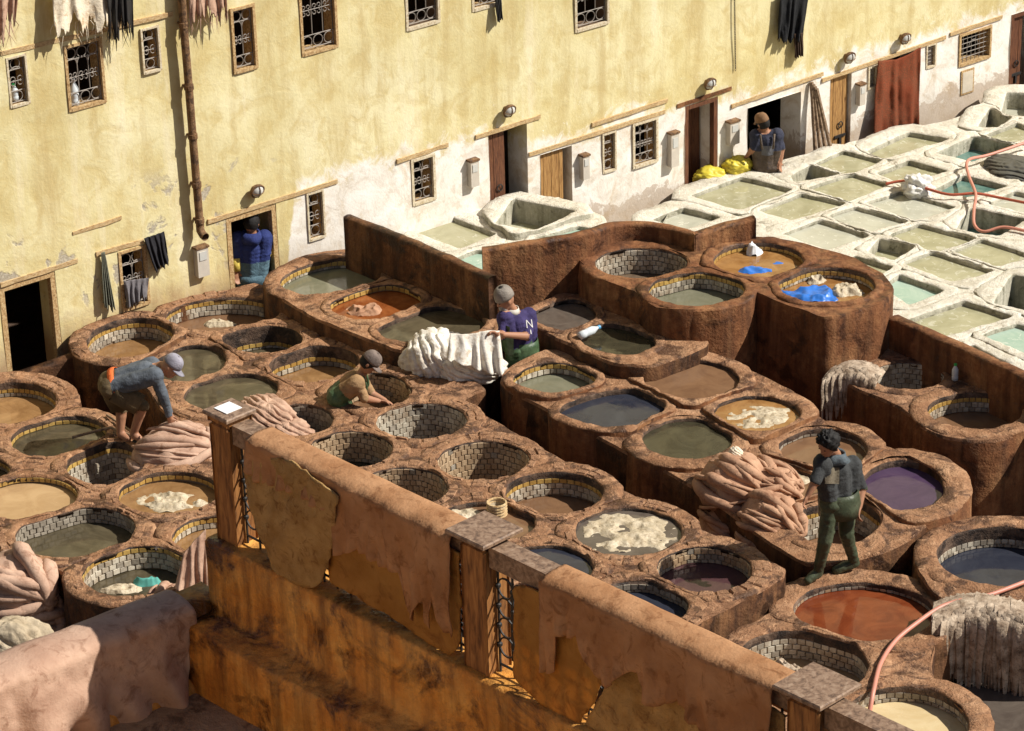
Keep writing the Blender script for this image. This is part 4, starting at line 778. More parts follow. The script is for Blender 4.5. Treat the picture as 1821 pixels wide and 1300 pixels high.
lobe('burlap_bundle', 'coarse grey beige sacking sliding behind the mauve hide', 120, 1190, -.1, .40, .22, .22, (.3, -.3, .8), 3, .10, 66, MAT['sack'], 0, GB, cat='sack')
foldpile('folded_hide', 'pink hide slumped against the outside of the vat with the teal rag', 314, 1084, -.22, .30, .20, .27, (-.1, -.5, -.8), 14, .032, 71, MAT['hide_mauve'], 10, 190, -15)

# held white sheet
def sheet(name, label, top, bot, mat, nu=46, nv=26, amp=.03, fr=5, seed=0, sag=0., th=.008, group=None, cat='hide', ragged=0.):
    top, bot = resample(np.array(catmull(top, 8)), nu, False), resample(np.array(catmull(bot, 8)), nu, False); V = []
    for i in range(nu):
        for j in range(nv):
            t = j/(nv-1); e = 1+ragged*(fb((i*.13, seed, 2), 1.3)+.6*nz((i*.7, seed, 1), 1))
            p = top[i]*(1-t*e)+bot[i]*t*e; f = amp*(.2+t)*math.sin(i/nu*fr*2*math.pi+2.5*nz((i/nu*3, t, seed), 1.5)); p = p+np.array([.25*f, -f-.5*amp*fb(p, 4, seed), -sag*math.sin(math.pi*t)*math.sin(math.pi*i/(nu-1))+.3*f*(1 if sag else 0)]); V.append(p)
    F = [(i*nv+j, (i+1)*nv+j, (i+1)*nv+j+1, i*nv+j+1) for i in range(nu-1) for j in range(nv-1)]
    o = O(name, V, F, mat, None, True); m = o.modifiers.new('thickness', 'SOLIDIFY'); m.thickness = th; m.offset = 0
    return tag(o, label, cat, group)
YH = P(350, 1046, .07)[1]
sheet('folded_hide', 'narrow pinkish hide hanging upright beside the corner post', [PV(326, 985, YH-.05), PV(345, 962, YH), PV(366, 942, YH+.05)], [PV(312, 1048, YH-.16), PV(340, 1062, YH-.14), PV(368, 1052, YH-.05)], MAT['hide_mauve'], 40, 30, .03, 3, 13, th=.01, group='heaped hides', ragged=.15)
YM3 = P(925, 628, .22)[1]
sheet('white_hide', 'white hide held up by the man in the purple shirt', [PV(800, 592, YM3-.45), PV(835, 594, YM3-.42), PV(865, 588, YM3-.38), PV(888, 588, YM3-.36)], [PV(795, 640, YM3-.6), PV(835, 652, YM3-.55), PV(872, 664, YM3-.5), PV(898, 668, YM3-.5)], hw_, amp=.028, fr=4.5, seed=3, group='white hides of the man in purple')
def fringe(name, label, pts, L, n, mat, seed, lean, width=.035, group=None, cat='hide', thick=.2, rows=3):
    """ragged hides: a bent-over body with many hanging tongues"""
    rg = random.Random(seed); q = resample(np.array(catmull(pts, 8)), 60, False); mb = MB(); lean = np.array(lean, float)
    for k in range(n):
        t = rg.random(); p = q[int(t*59)]+np.array([rg.gauss(0, .012), rg.gauss(0, .012), 0]); ln = L*rg.uniform(.55, 1.05); w = width*rg.uniform(.5, 1.4); row = rg.random()*thick
        side = q[min(int(t*59)+1, 59)]-q[max(int(t*59)-1, 0)]; side = side/(np.linalg.norm(side)+1e-9); ang = rg.uniform(-.7, .7); side = side*math.cos(ang)+lean*math.sin(ang)
        m = 9; V = []
        for i in range(m):
            s = i/(m-1); a = min(1, s/.3); drop = (0 if s < .3 else (s-.3)/.7)*ln
            c = p-lean*(thick*.9*(1-a))+lean*(.05+row*.35)*math.sin(a*math.pi/2)+UZ*(.04*math.sin(a*math.pi/2+.2)-row*.25*a)-UZ*drop+np.array([.014*nz((k, s*2.5, seed), 1.3), .014*nz((k, s*2.5, seed+4), 1.3), 0])
            ww = w*(1 if s < .55 else 1-.75*(s-.55)/.45)*(1+.3*nz((k, s*4, 7), 1)); tw = side*math.cos(s*rg.uniform(-.6, .6))
            V += [c-tw*ww, c+lean*(.35*ww)+UZ*.1*ww*(1-s), c+tw*ww]
        mb.add(V, [(i*3+j, i*3+j+1, i*3+j+4, i*3+j+3) for i in range(m-1) for j in range(2)])
    return tag(mb.build(name, mat, None, True), label, cat, group)
ld = lambda a, b: (lambda d: d/np.linalg.norm(d))(np.array([a, b, 0.]))
fringe('hide_bundle', 'bundle of thin tan hides hanging over the rounded block into the dark trench', [P(1472, 668, .16), P(1500, 656, .22), P(1535, 660, .22), P(1560, 676, .16)], .52, 150, MAT['hide_grey'], 4, ld(-.45, -.9), .028, thick=.22)
fringe('hide_bundle', 'large bundle of grey stringy hides hanging over the vat of grey water', [P(1668, 1096, .02), P(1715, 1084, .06), P(1770, 1088, .08), P(1860, 1112, .06)], .80, 260, MAT['hide_grey'], 9, ld(-.2, -1), .044, thick=.30)
# soaking hides
def soak(name, label, key, u, v, rx, ry, mat, seed, h=.05, rot=0., cat='hide', group='soaking hides', thr=.0, nf=3.):
    vt = next(q for q in vats if key in q['lb']); z0 = vt['z']-vt['dep']; c = P(u, v, z0); n = 56; V = []
    inn = vt['h']+(vt['c']-vt['h'])*.05
    for i in range(n):
        for j in range(n):
            a, b = 2*i/(n-1)-1, 2*j/(n-1)-1; r = math.hypot(a, b); w = np.array([a*rx*math.cos(rad(rot))-b*ry*math.sin(rad(rot)), a*rx*math.sin(rad(rot))+b*ry*math.cos(rad(rot))])
            p = c[:2]+w; q = np.array([*p, seed*3.1]); e = 1-r+.35*fb(q, 5)
            zz = h*(.95-abs(fb(q, nf*1.5, seed))*1.5)*min(1, max(0, e*2.5))+.22*h*nz(q, 14)-.004
            if e < .02: zz = -.03
            V.append((p[0], p[1], z0+zz))
    F = [(i*n+j, (i+1)*n+j, (i+1)*n+j+1, i*n+j+1) for i in range(n-1) for j in range(n-1)]; cc = np.array([[V[k][0], V[k][1]] for f in F for k in f]).reshape(-1, 4, 2).mean(1)
    zc = np.array([max(V[k][2] for k in f) for f in F]); ok = inpoly(cc, inn) & (zc > z0-.025)
    return tag(O(name, V, [f for f, k in zip(F, ok) if k], mat, None, True), label, cat, group)
soak('soaking_hide', 'cream hide floating in the tan vat beside the corner post', 'cream coloured soaking', 303, 893, .38, .22, MAT['hide_wet'], 3, .06)
soak('soaking_hide', 'pale hide lying in the wide vat below the meter box', 'below the meter', 392, 577, .20, .12, MAT['hide_wet'], 5, .06)
soak('soaking_hide', 'white hides covering the grey brown vat', 'covered with white hides', 1120, 948, .44, .38, MAT['hide_wet'], 9, .04, nf=3)
soak('soaking_hide', 'pale hide drifting in the vat with the straw basket', 'straw basket', 818, 915, .20, .16, MAT['hide_wet'], 12, .05)
soak('soaking_hide', 'tan skins drifting in the orange vat', 'floating skins', 1350, 742, .33, .26, MAT['hide_wet'], 15, .03, nf=4)
soak('soaking_hide', 'cream hide bunched beside the blue tarpaulin', 'bright blue tarp', 1505, 516, .19, .20, MAT['hide_wet'], 17, .075)
soak('soaking_hide', 'cream hide peeping out behind the blue tarpaulin', 'bright blue tarp', 1450, 500, .13, .12, MAT['hide_wet'], 19, .07)
soak('soaking_hide', 'pale orange hide folded in the rust red basin', 'rust red', 645, 552, .22, .16, hp, 22, .07)
soak('soaking_hide', 'pale hide in the small vat beside the hide heap', 'small vat of brown', 1418, 852, .16, .12, MAT['hide_wet'], 25, .05)
soak('soaking_hide', 'grey hide humped in the tan vat behind the end post', 'behind the end post', 1400, 1205, .20, .26, hg, 28, .14)
soak('soaking_hide', 'white hide at the edge of the vat with green liquid', 'teal rag', 215, 1048, .22, .10, MAT['hide_wet'], 31, .05)
tarp = flat('blue_tarpaulin', (.03, .16, .55), .35, .5, .25, 8)
soak('tarpaulin', 'bright blue tarpaulin crumpled in the raised round vat', 'bright blue tarp', 1440, 525, .30, .21, tarp, 41, .07, nf=1.3, cat='tarpaulin', group='blue plastic')
soak('tarpaulin', 'blue plastic scrap folded in the raised orange vat', 'blue scraps', 1340, 482, .20, .10, tarp, 43, .05, nf=1.3, cat='tarpaulin', group='blue plastic')
soak('tarpaulin', 'thin blue plastic strip drifting behind the scrap', 'blue scraps', 1362, 468, .20, .06, tarp, 45, .05, nf=1.3, cat='tarpaulin', group='blue plastic')
soak('plastic_bag', 'small white bag floating in the raised orange vat', 'blue scraps', 1343, 450, .10, .10, flat('white_plastic', (.72, .72, .72), .4, .5, .1), 47, .13, cat='bag')
soak('teal_rag', 'teal and dark cloth rag lying over the vat edge', 'teal rag', 262, 1038, .13, .07, flat('teal_cloth', (.10, .35, .30), .8, .2), 49, .08, cat='rag')
# skins hung high on the house wall
def WPp(u, v, o=0.): p = PPL(u, v, W0+WN*o, WN); return p
GS = 'skins hung high on the house wall'
hm = MAT['hide_cream']
def skin(label, px_t, px_b, mat, o, seed, strings=0, group=GS, name='hung_skin', ragged=.35, cat='hide', amp=.025):
    ob = sheet(name, label, [WPp(u, v, o) for u, v in px_t], [WPp(u, v, o+.02) for u, v in px_b], mat, 60, 30, amp, 4, seed, group=group, ragged=ragged, cat=cat)
    if strings:
        mb = MB(); rg = random.Random(seed); b = resample(np.array([WPp(u, v, o) for u, v in px_b]), 40, False)
        for k in range(strings):
            p = b[rg.randrange(40)]+UZ*.06; L = rg.uniform(.1, .3); mb.tube([p, p-UZ*L*.5+WD*rg.gauss(0, .02), p-UZ*L+WD*rg.gauss(0, .03)], [.006, .004, .001], 4)
        mb.build('hair_strand', mat, ob)
    return ob
skin('shaggy grey skin hung highest at the top corner of the wall', [(-30, -60), (10, -62), (35, -60)], [(-28, 52), (8, 56), (28, 40)], MAT['hide_mauve'], .12, 2, 14)
skin('pale cream skin with ragged lower edge above the wide barred window', [(92, -40), (160, -45), (235, -55)], [(96, 52), (160, 46), (236, 38)], hm, .14, 6, 26)
skin('dark matted skin with hanging strands beside the cream skin', [(188, -40), (235, -50)], [(194, 60), (238, 48)], MAT['ironblack'], .19, 9, 14, ragged=.5)
skin('reddish skin hung to the right of the drainpipe', [(336, -60), (400, -75)], [(336, 34), (404, 22)], MAT['hide_mauve'], .13, 12, 18)
# washing and rugs on the wall
cl = lambda n, c: m_cloth('cloth_'+n, c, tuple(min(1, x*1.5) for x in c), None, 8)
skin('grey green smock hanging from a nail left of the clothes window', [(180, 450), (186, 448)], [(184, 545), (204, 548)], cl('grey_green', (.10, .10, .075)), .05, 21, name='hung_smock', group=None, ragged=.1, cat='clothing')
skin('black trousers hung beside the clothes window', [(256, 424), (292, 412)], [(278, 486), (301, 470)], cl('black', (.018, .017, .02)), .05, 22, name='hung_trousers', group=None, ragged=.15, cat='clothing')
skin('striped dark clothes pushed through the clothes window bars', [(220, 500), (264, 494)], [(226, 545), (262, 528)], cl('striped', (.12, .11, .115)), .05, 23, name='hung_clothes', group=None, ragged=.35, cat='clothing')
skin('black jacket hung high on the ochre wall', [(1388, -12), (1440, -20)], [(1382, 70), (1428, 74)], cl('jet', (.014, .014, .015)), .07, 24, name='hung_jacket', group=None, ragged=.12, cat='clothing', amp=.035)
skin('brown sleeve of cloth dangling under the black jacket', [(1412, 60), (1428, 58)], [(1414, 102), (1430, 98)], cl('umber', (.05, .03, .02)), .06, 25, name='hung_cloth', group=None, ragged=.1, cat='clothing')
skin('dark strip of cloth hanging from an upper window', [(880, -10), (890, -12)], [(884, 38), (895, 34)], cl('slate', (.03, .028, .026)), .06, 26, name='hung_cloth', group=None, ragged=.1, cat='clothing')
rt_ = NT('rug_wool'); ptn = rt_.n('ShaderNodeTexVoronoi'); ptn.inputs['Scale'].default_value = 45; rt_.set(ptn.inputs['Vector'], rt_.pos)
rc = rt_.mix(rt_.ramp(ptn.outputs['Distance'], [(.25, 0.), (.5, 1.)]), (.25, .062, .028), (.155, .055, .028)); rc = rt_.mix(rt_.ramp(rt_.noise(3, 4), [(.4, 0.), (.65, .7)]), rc, (.20, .045, .02)); rug = rt_.out(rc, .95, rt_.bump(rt_.noise(60, 3), .5, .01), .1)
sheet('hung_rug', 'red brown patterned rug hung across a doorway', [WPp(1562, 108, .07), WPp(1590, 106, .05), WPp(1612, 98, .05), WPp(1637, 84, .07)], [WPp(1552, 240, .12), WPp(1580, 236, .1), WPp(1602, 224, .1), WPp(1634, 222, .06)], rug, 50, 40, .035, 3, 4, th=.012, cat='rug')
# ------------------------------------------------------------ people
from mathutils.bvhtree import BVHTree
def patch(root, h, name, mat, c, d, w, hh, up=(0, 0, 1), n=8, off=.006):
    d = unit(d); sd_ = unit(np.cross(d, up)); u_ = np.cross(sd_, d); V = []; F = []
    for i in range(n):
        for j in range(n):
            p = np.asarray(c)+sd_*(w*(i/(n-1)-.5))+u_*(hh*(j/(n-1)-.5)); r = h['bvh'].ray_cast(Vector(p-d*.6), Vector(d), 1.2); q = np.array(r[0]) if r[0] else p; V.append(q-d*off)
    D_ = np.array([np.dot(q, d) for q in V]); md = np.median(D_); V = [q+d*(np.clip(t, md-.03, md+.03)-t) for q, t in zip(V, D_)]
    F = [(i*n+j, (i+1)*n+j, (i+1)*n+j+1, i*n+j+1) for i in range(n-1) for j in range(n-1)]; return O(name, V, F, mat, root, True)
SK = lambda n, c: flat('skin_'+n, c, .55, .35, .12, 20)
def person(label, J, look, mats, R=1., curl=.5, hands=True, voxel=.011, top_limbs=(1, 0), leg_mat=(2, 2), foot_mat=3, lean_up=None, zone=None, group='men at work in the tannery'):
    """J: joints in metres; mats: [skin, top, bottom, boot]; top_limbs = material of upper arm, forearm"""
    prim = []
    def cap(a, b, ra, rb, m): prim.append((np.asarray(a, float), np.asarray(b, float), ra*R, rb*R, m))
    for s in 'lr':
        cap(J['s'+s], J['h'+s], .088, .095, 1); cap(J['s'+s], J['e'+s], .062, .047, top_limbs[0]); cap(J['e'+s], J['w'+s], .045, .030, top_limbs[1])
        cap(J['h'+s], J['k'+s], .092, .064, leg_mat[0]); cap(J['k'+s], J['a'+s], .062, .042, leg_mat[1])
        cap(J['a'+s]+np.array([0, 0, -.02]), J['t'+s], .047, .036, foot_mat)
        cap(J['k'+s]*.72+J['a'+s]*.28, J['k'+s]*.5+J['a'+s]*.5, .060, .05, leg_mat[1])
    pv = (J['hl']+J['hr'])/2; sh = (J['sl']+J['sr'])/2; mid = pv*.5+sh*.5
    cap(J['sl'], J['sr'], .070, .070, 1); cap(J['hl'], J['hr'], .108, .108, 2); cap(pv*.75+sh*.25, sh*.80+pv*.20, .118, .125, 1); cap(pv, pv*.8+sh*.2, .12, .12, 2)
    cap(sh, J['nk'], .062, .054, 0); hd = J['hd']; cap(J['nk'], hd, .053, .05, 0)
    f = unit(look); up = unit(lean_up if lean_up is not None else hd-J['nk']); side = unit(np.cross(f, up)); up = np.cross(side, f)
    mb = MB()
    for a, b, ra, rb, m in prim: mb.cap(a, b, ra, rb)
    r = R
    mb.ell(hd+up*.012, side*.076*r, f*.096*r, up*.112*r, 16, 12); mb.ell(hd+f*.028*r-up*.062*r, side*.056*r, f*.066*r, up*.055*r)
    mb.cap(hd+f*.088*r+up*.014*r, hd+f*.104*r-up*.022*r, .011*r, .015*r, 6)
    mb.cap(hd+f*.078*r+up*.032*r-side*.035*r, hd+f*.078*r+up*.032*r+side*.035*r, .014*r, .014*r, 6); mb.cap(hd+f*.078*r-up*.055*r-side*.018*r, hd+f*.078*r-up*.055*r+side*.018*r, .011*r, .011*r, 6)
    for s in (-1, 1): mb.ell(hd+side*s*.078*r-f*.005*r, side*.012*r, f*.02*r, up*.032*r, 8, 6)
    prim += [(hd-up*.05, hd+up*.05, .1, .1, 0)]
    if hands:
        for s, sg in (('l', 1), ('r', -1)):
            w = J['w'+s]; d = unit(J.get('d'+s, w-J['e'+s])); nn = unit(np.cross(d, np.cross([.2, -.5, -.8], d))) ; sd = unit(np.cross(d, nn))
            mb.ell(w+d*.045*r, sd*.040*r, nn*.018*r, d*.052*r, 10, 8); prim.append((w, w+d*.09*r, .035, .03, 0))
            for k, (o, L) in enumerate(((-.030, .060), (-.010, .072), (.010, .068), (.029, .052))):
                a = w+d*.085*r+sd*o*r; b = a+(d*math.cos(curl*.5)+nn*math.sin(curl*.5))*L*.5*r; c = b+(d*math.cos(curl*1.5)+nn*math.sin(curl*1.5))*L*.5*r
                mb.cap(a-d*.01, b, .0095*r, .009*r, 6); mb.cap(b, c, .009*r, .0075*r, 6); prim.append((a, c, .01, .01, 0))
            a = w+d*.03*r-sd*.032*r; b = a+(d*.6-sd*.7+nn*.2)*.035*r; c = b+(d*.85-sd*.2+nn*.45)*.03*r; mb.cap(a, b, .012*r, .010*r, 6); mb.cap(b, c, .010*r, .008*r, 6); prim.append((a, c, .01, .01, 0))
    me = mesh('body', mb.V, mb.F, mats[0]); ob = bpy.data.objects.new('tmp', me); COL.objects.link(ob)
    m = ob.modifiers.new('r', 'REMESH'); m.mode = 'VOXEL'; m.voxel_size = voxel; m = ob.modifiers.new('s', 'SMOOTH'); m.iterations = 3; m.factor = .5
    dg = bpy.context.evaluated_depsgraph_get(); me2 = bpy.data.meshes.new_from_object(ob.evaluated_get(dg)); bpy.data.objects.remove(ob)
    n = len(me2.vertices); co = np.zeros(n*3); me2.vertices.foreach_get('co', co); co = co.reshape(-1, 3); nr = np.zeros(n*3); me2.vertices.foreach_get('normal', nr); nr = nr.reshape(-1, 3)
    cs = co; best = np.full(n, 9.); idx = np.zeros(n, int)
    for a, b, ra, rb, mi in prim:
        t = np.clip(((cs-a)@(b-a))/(np.dot(b-a, b-a)+1e-9), 0, 1); d = np.linalg.norm(cs-(a+t[:, None]*(b-a)), axis=1)-(ra+(rb-ra)*t); u = d < best-1e-6; best[u] = d[u]; idx[u] = mi
    if zone is not None: idx = np.where((idx == 1) & np.array([zone(p, pv, sh) for p in co]), 2, idx)
    wr = np.array([fb(p, 9, 3, 2)*.6+abs(nz((p[0]*5, p[1]*5, p[2]*14), 1.6)) if i else 0 for p, i in zip(co, idx)])     # cloth folds
    co = co+nr*(np.where(idx > 0, .006+.009*wr, 0))[:, None]; me2.vertices.foreach_set('co', co.ravel())
    me2.materials.clear()
    for q in mats: me2.materials.append(q)
    fm = [int(np.bincount(idx[list(p.vertices)]).argmax()) for p in me2.polygons]; me2.polygons.foreach_set('material_index', fm); me2.polygons.foreach_set('use_smooth', [True]*len(fm)); me2.update()
    me2.name = 'body'; base = min((J['tl'], J['tr']), key=lambda q: q[2])
    root = empty('person', (J['hl'][0], J['hl'][1], base[2]-.03), label, 'person', group); o = bpy.data.objects.new('body', me2); place(o, root)
    for s in (-1, 1):                                   # eyes
        e = MB(); e.ell(hd+f*.086*r+side*s*.032*r+up*.012*r, side*.011*r, f*.008*r, up*.007*r, 8, 6); e.build('eye', MAT['eye'], root, True)
    return root, dict(hd=hd, f=f, up=up, side=side, pv=pv, sh=sh, r=r, bvh=BVHTree.FromPolygons([tuple(q) for q in co], [tuple(p.vertices) for p in me2.polygons]))
MAT['eye'] = flat('eye_dark', (.03, .02, .015), .3, .5)
hairm = flat('hair_black', (.012, .010, .009), .7, .3, .3, 60)
def hair(root, h, mat, thick=.014, back=-.2, name='hair', lump=.012, cut=.0, seed=1):
    mb = MB(); f, up, side, hd, r = h['f'], h['up'], h['side'], h['hd'], h['r']; nu, nv = 40, 22
    def fn(a, b):
        ph = 2*math.pi*a; th = b*2.25; n = side*math.sin(th)*math.cos(ph)*.079*r+f*math.sin(th)*math.sin(ph)*.099*r+up*math.cos(th)*.116*r
        front = max(0, math.sin(ph)); lim = 2.25-front*1.28; th2 = min(th, lim); n = side*math.sin(th2)*math.cos(ph)*.079*r+f*math.sin(th2)*math.sin(ph)*.099*r+up*math.cos(th2)*.116*r
        d = unit(n); fade = 1-min(1, max(0, th2/lim-.0))**4*.8
        return hd+up*.012*r+n+d*(thick*fade+lump*nz(n*1., 75, seed)*fade)
    mb.grid(nu, nv, fn, wrap=True); return mb.build(name, mat, root, True)
def cap_hat(root, h, mat, brim=True, tilt=0., name='cap', hgt=.11, size=1.):
    f, up, side, hd, r = h['f'], h['up'], h['side'], h['hd'], h['r']*size; mb = MB(); nu, nv = 24, 9
    mb.grid(nu, nv, lambda a, b: hd+up*(.03*r+.005)+side*math.cos(2*math.pi*a)*.086*r*math.cos(b*1.55)**.6+f*math.sin(2*math.pi*a)*.106*r*math.cos(b*1.55)**.6+up*hgt*r*math.sin(b*1.55)+up*.003*nz((a*9, b*4, 1), 1), wrap=True)
    if brim: mb.grid(11, 5, lambda a, b: hd+up*(.034*r-.02*b*r-.012*r*((a-.5)*2)**2)+side*(a-.5)*.165*r*(1-.25*b*b)+f*(.095*r*math.sqrt(max(0, 1-((a-.5)*1.75)**2))+.075*r*b))
    ob = mb.build(name, mat, root, True); m = ob.modifiers.new('t', 'SOLIDIFY'); m.thickness = .006; return ob
def shell(root, name, mat, rings, seed=0, n=26, amp=.01):
    """open garment piece: rings of (centre, half side vec, half front vec)"""
    mb = MB(); m = len(rings); V = []
    for i, (c, a, b) in enumerate(rings):
        for k in range(n):
            t = 2*math.pi*k/n; p = np.asarray(c)+np.asarray(a)*math.cos(t)+np.asarray(b)*math.sin(t); V.append(p+unit(p-c)*amp*(nz(p, 14, seed)+.7*math.sin(3*t+seed+4*nz(p, 6, seed))))
    mb.add(V, [(i*n+k, i*n+(k+1) % n, (i+1)*n+(k+1) % n, (i+1)*n+k) for i in range(m-1) for k in range(n)]); ob = mb.build(name, mat, root, True); md = ob.modifiers.new('t', 'SOLIDIFY'); md.thickness = .006; return ob
cloth = lambda n, c, r=.85: m_cloth('wear_'+n, c, tuple(min(1, x*1.6) for x in c), None, 9, r, fine=80)
wader = m_cloth('wader_rubber', (.042, .052, .030), (.085, .10, .06), (.05, .04, .025), 7, .38, bst=.3)
wader2 = m_cloth('wader_rubber_green', (.04, .075, .035), (.08, .13, .065), (.035, .03, .02), 7, .38, bst=.3)
def JJ(Y0, d): return {k: PV(u, v, Y0+dy) for k, (u, v, dy) in d.items()}
# walking man
fl, fr = P(1441, 1034, -.085), P(1500, 1017, -.085); Y = (fl[1]+fr[1])/2
J = JJ(Y, dict(hd=(1473, 790, -.14), nk=(1486, 808, -.02), sl=(1462, 824, -.10), sr=(1516, 828, .12), el=(1450, 856, -.22), wl=(1437, 880, -.26), er=(1533, 868, .12), wr=(1528, 902, .02),
    hl=(1478, 896, -.07), hr=(1506, 896, .08), kl=(1467, 962, -.14), kr=(1505, 950, .02)))
J['al'] = fl+np.array([.075, .03, .10]); J['tl'] = fl+np.array([-.02, -.03, .03]); J['ar'] = fr+np.array([.10, .02, .10]); J['tr'] = fr+np.array([-.075, -.01, .03])
SKN = SK('tan', (.36, .175, .10))
shirt = cloth('charcoal', (.035, .036, .036)); root, h = person('man in charcoal shirt and green waders walking along the vat rim', J, (-.68, -.58, -.42), [SKN, shirt, wader, wader], curl=.9, zone=lambda p, pv, sh: p[2] < pv[2]+.12, lean_up=(-.3, -.35, .9))
hair(root, h, hairm, .026, lump=.042)
q = J['nk']; shell(root, 'cowl_collar', cloth('slate_blue', (.07, .085, .095)), [(q+UZ*-.06, np.array([.13, 0, 0]), np.array([0, .12, 0])), (q+UZ*-.01, np.array([.095, 0, 0]), np.array([0, .095, 0])), (q+UZ*.035, np.array([.082, 0, 0]), np.array([0, .085, 0])), (q+UZ*.0, np.array([.07, 0, 0]), np.array([0, .07, 0]))], 2)
c = h['pv']; shell(root, 'wader_flap', wader, [(c+UZ*.14, np.array([.165, .045, 0]), np.array([-.035, .130, 0])), (c+UZ*.09, np.array([.182, .045, 0]), np.array([-.035, .150, 0])), (c+UZ*.0, np.array([.190, .045, 0]), np.array([-.035, .165, 0])), (c+UZ*-.10, np.array([.182, .045, 0]), np.array([-.035, .165, 0]))], 5, amp=.010)
patch(root, h, 'shirt_print', cloth('faded_print', (.12, .10, .07)), PV(1480, 846, Y-.1), ray(1480, 846), .13, .15)
# bending man
fl, fr = P(216, 781, .10), P(239, 784, .10); Y = fl[1]
J = JJ(Y, dict(hd=(303, 652, -.10), nk=(286, 651, -.04), sl=(276, 668, -.18), sr=(270, 650, .14), el=(292, 707, -.22), wl=(302, 742, -.20), er=(286, 700, .14), wr=(303, 738, .10),
    hl=(196, 690, -.11), hr=(194, 678, .10), kl=(253, 722, -.12), kr=(216, 728, .12), al=(238, 769, -.06), ar=(214, 768, .08), tl=(249, 781, -.10), tr=(228, 780, .02)))
root, h = person('barefoot man in blue grey shirt and brown shorts bending over the hides', J, (.75, -.2, -.62), [SKN, cloth('blue_grey', (.075, .085, .10)), cloth('brown_olive', (.085, .06, .032)), SKN], top_limbs=(1, 1), leg_mat=(2, 0), foot_mat=0, lean_up=(.62, 0, .75), curl=.8)
cap_hat(root, h, cloth('grey_violet', (.20, .19, .22)))
ax = unit(h['sh']-h['pv']); sd = np.array([0, 1., 0]); fr_ = unit(np.cross(ax, sd)); c = h['pv']+ax*.07
shell(root, 'sash', cloth('orange', (.50, .11, .03)), [(c-ax*.035, sd*.205, fr_*.145), (c, sd*.21, fr_*.15), (c+ax*.035, sd*.205, fr_*.145)], 3, amp=.006)
for s in 'lr':
    k, hh = J['k'+s], J['h'+s]; d = unit(k-hh); a = unit(np.cross(d, [0, 1, .2])); shell(root, 'shorts_leg', cloth('brown_olive_hem', (.085, .06, .032)), [(hh+d*.05, a*.125, np.cross(d, a)*.125), (k-d*.18, a*.115, np.cross(d, a)*.115), (k-d*.03, a*.112, np.cross(d, a)*.112)], 7, amp=.014)
for s in 'lr':
    k = J['t'+s]; mbq = MB(); mbq.ell((J['a'+s]+k)/2-UZ*.06, (k-J['a'+s])*.75*np.array([1, 1, 0]), unit(np.cross(k-J['a'+s], UZ))*.048, UZ*.012, 14, 6); mbq.build('sandal', cloth('sandal', (.02, .018, .016)), root, True)
# crouching man in the brown tiled vat
b = P(622, 712, .15); Y = b[1]
J = JJ(Y, dict(hd=(656, 645, -.04), nk=(646, 660, 0), sl=(634, 682, -.17), sr=(640, 668, .16), el=(648, 708, -.20), wl=(672, 713, -.12), er=(660, 700, .10), wr=(684, 712, .04),
    hl=(600, 706, -.10), hr=(604, 700, .10), kl=(622, 752, -.08), kr=(626, 750, .12), al=(614, 802, -.06), ar=(622, 800, .12), tl=(632, 812, -.08), tr=(638, 810, .10)))
tan = cloth('tan_sweater', (.23, .14, .07)); root, h = person('man in tan sweater, green waders and cap stooping into a brown vat', J, (.66, -.1, -.62), [SKN, tan, wader2, wader2], lean_up=(.45, 0, .85), curl=.6, zone=lambda p, pv, sh: np.dot(p-pv, sh-pv) < .48*np.dot(sh-pv, sh-pv))
cap_hat(root, h, cloth('grey_brown', (.13, .10, .085))); hair(root, h, hairm, .006, lump=.003)
ax = unit(h['sh']-h['pv']); fr_ = unit(np.cross(ax, sd)); c = h['pv']
for s in ('sl', 'sr'):
    mbq = MB(); mbq.tube(catmull([c+ax*.20-fr_*.15+(J[s]-h['sh'])*.6, J[s]*.5+h['sh']*.5-fr_*.12+ax*.02, J[s]*.55+h['sh']*.45+ax*.09], 5), .014, 5)
    mbq.build('brace', wader2, root, True)
# man in the purple shirt
Y = YM3
J = JJ(Y, dict(hd=(899, 533, -.03), nk=(911, 550, .02), sl=(898, 566, -.06), sr=(940, 562, .10), el=(893, 596, -.20), wl=(884, 592, -.34), er=(938, 598, -.12), wr=(894, 595, -.30), dl=(870, 590, -.38), dr=(880, 590, -.38),
    hl=(916, 622, -.06), hr=(940, 620, .09), kl=(916, 690, -.06), kr=(942, 688, .09), al=(918, 752, -.05), ar=(944, 750, .1), tl=(908, 760, -.12), tr=(934, 758, .02)))
dl = J.pop('dl'); dr = J.pop('dr'); J['dl'] = dl-J['wl']; J['dr'] = dr-J['wr']
pur = cloth('purple', (.034, .026, .078)); root, h = person('bearded man in purple shirt, green apron and woolly hat holding a white hide', J, (-.85, -.35, -.35), [SKN, pur, wader2, wader2], top_limbs=(1, 0), curl=1.2)
cap_hat(root, h, cloth('wool_grey', (.19, .165, .14)), False, name='woolly_hat', hgt=.135, size=1.06)
mbq = MB(); mbq.ell(h['hd']+h['f']*.055-h['up']*.085, h['side']*.052, h['f']*.05, h['up']*.075, 14, 10); mbq.build('beard', flat('beard_grey', (.30, .28, .26), .9, .2, .3, 60), root, True)
mbq = MB(); mbq.ell(h['hd']+h['up']*.165, h['side']*.03, h['f']*.03, h['up']*.025, 10, 8); mbq.build('pompom', hairm, root, True)
ax = unit(h['sh']-h['pv']); c = h['pv']; sx_ = np.array([.19, .06, 0]); sy_ = np.array([-.05, .16, 0])
shell(root, 'apron', wader2, [(c-UZ*.45, sx_*1.05, sy_*1.05), (c-UZ*.15, sx_*1.0, sy_*1.0), (c+UZ*.05, sx_*.94, sy_*.94), (c+UZ*.12, sx_*.9, sy_*.9)], 4, amp=.014)
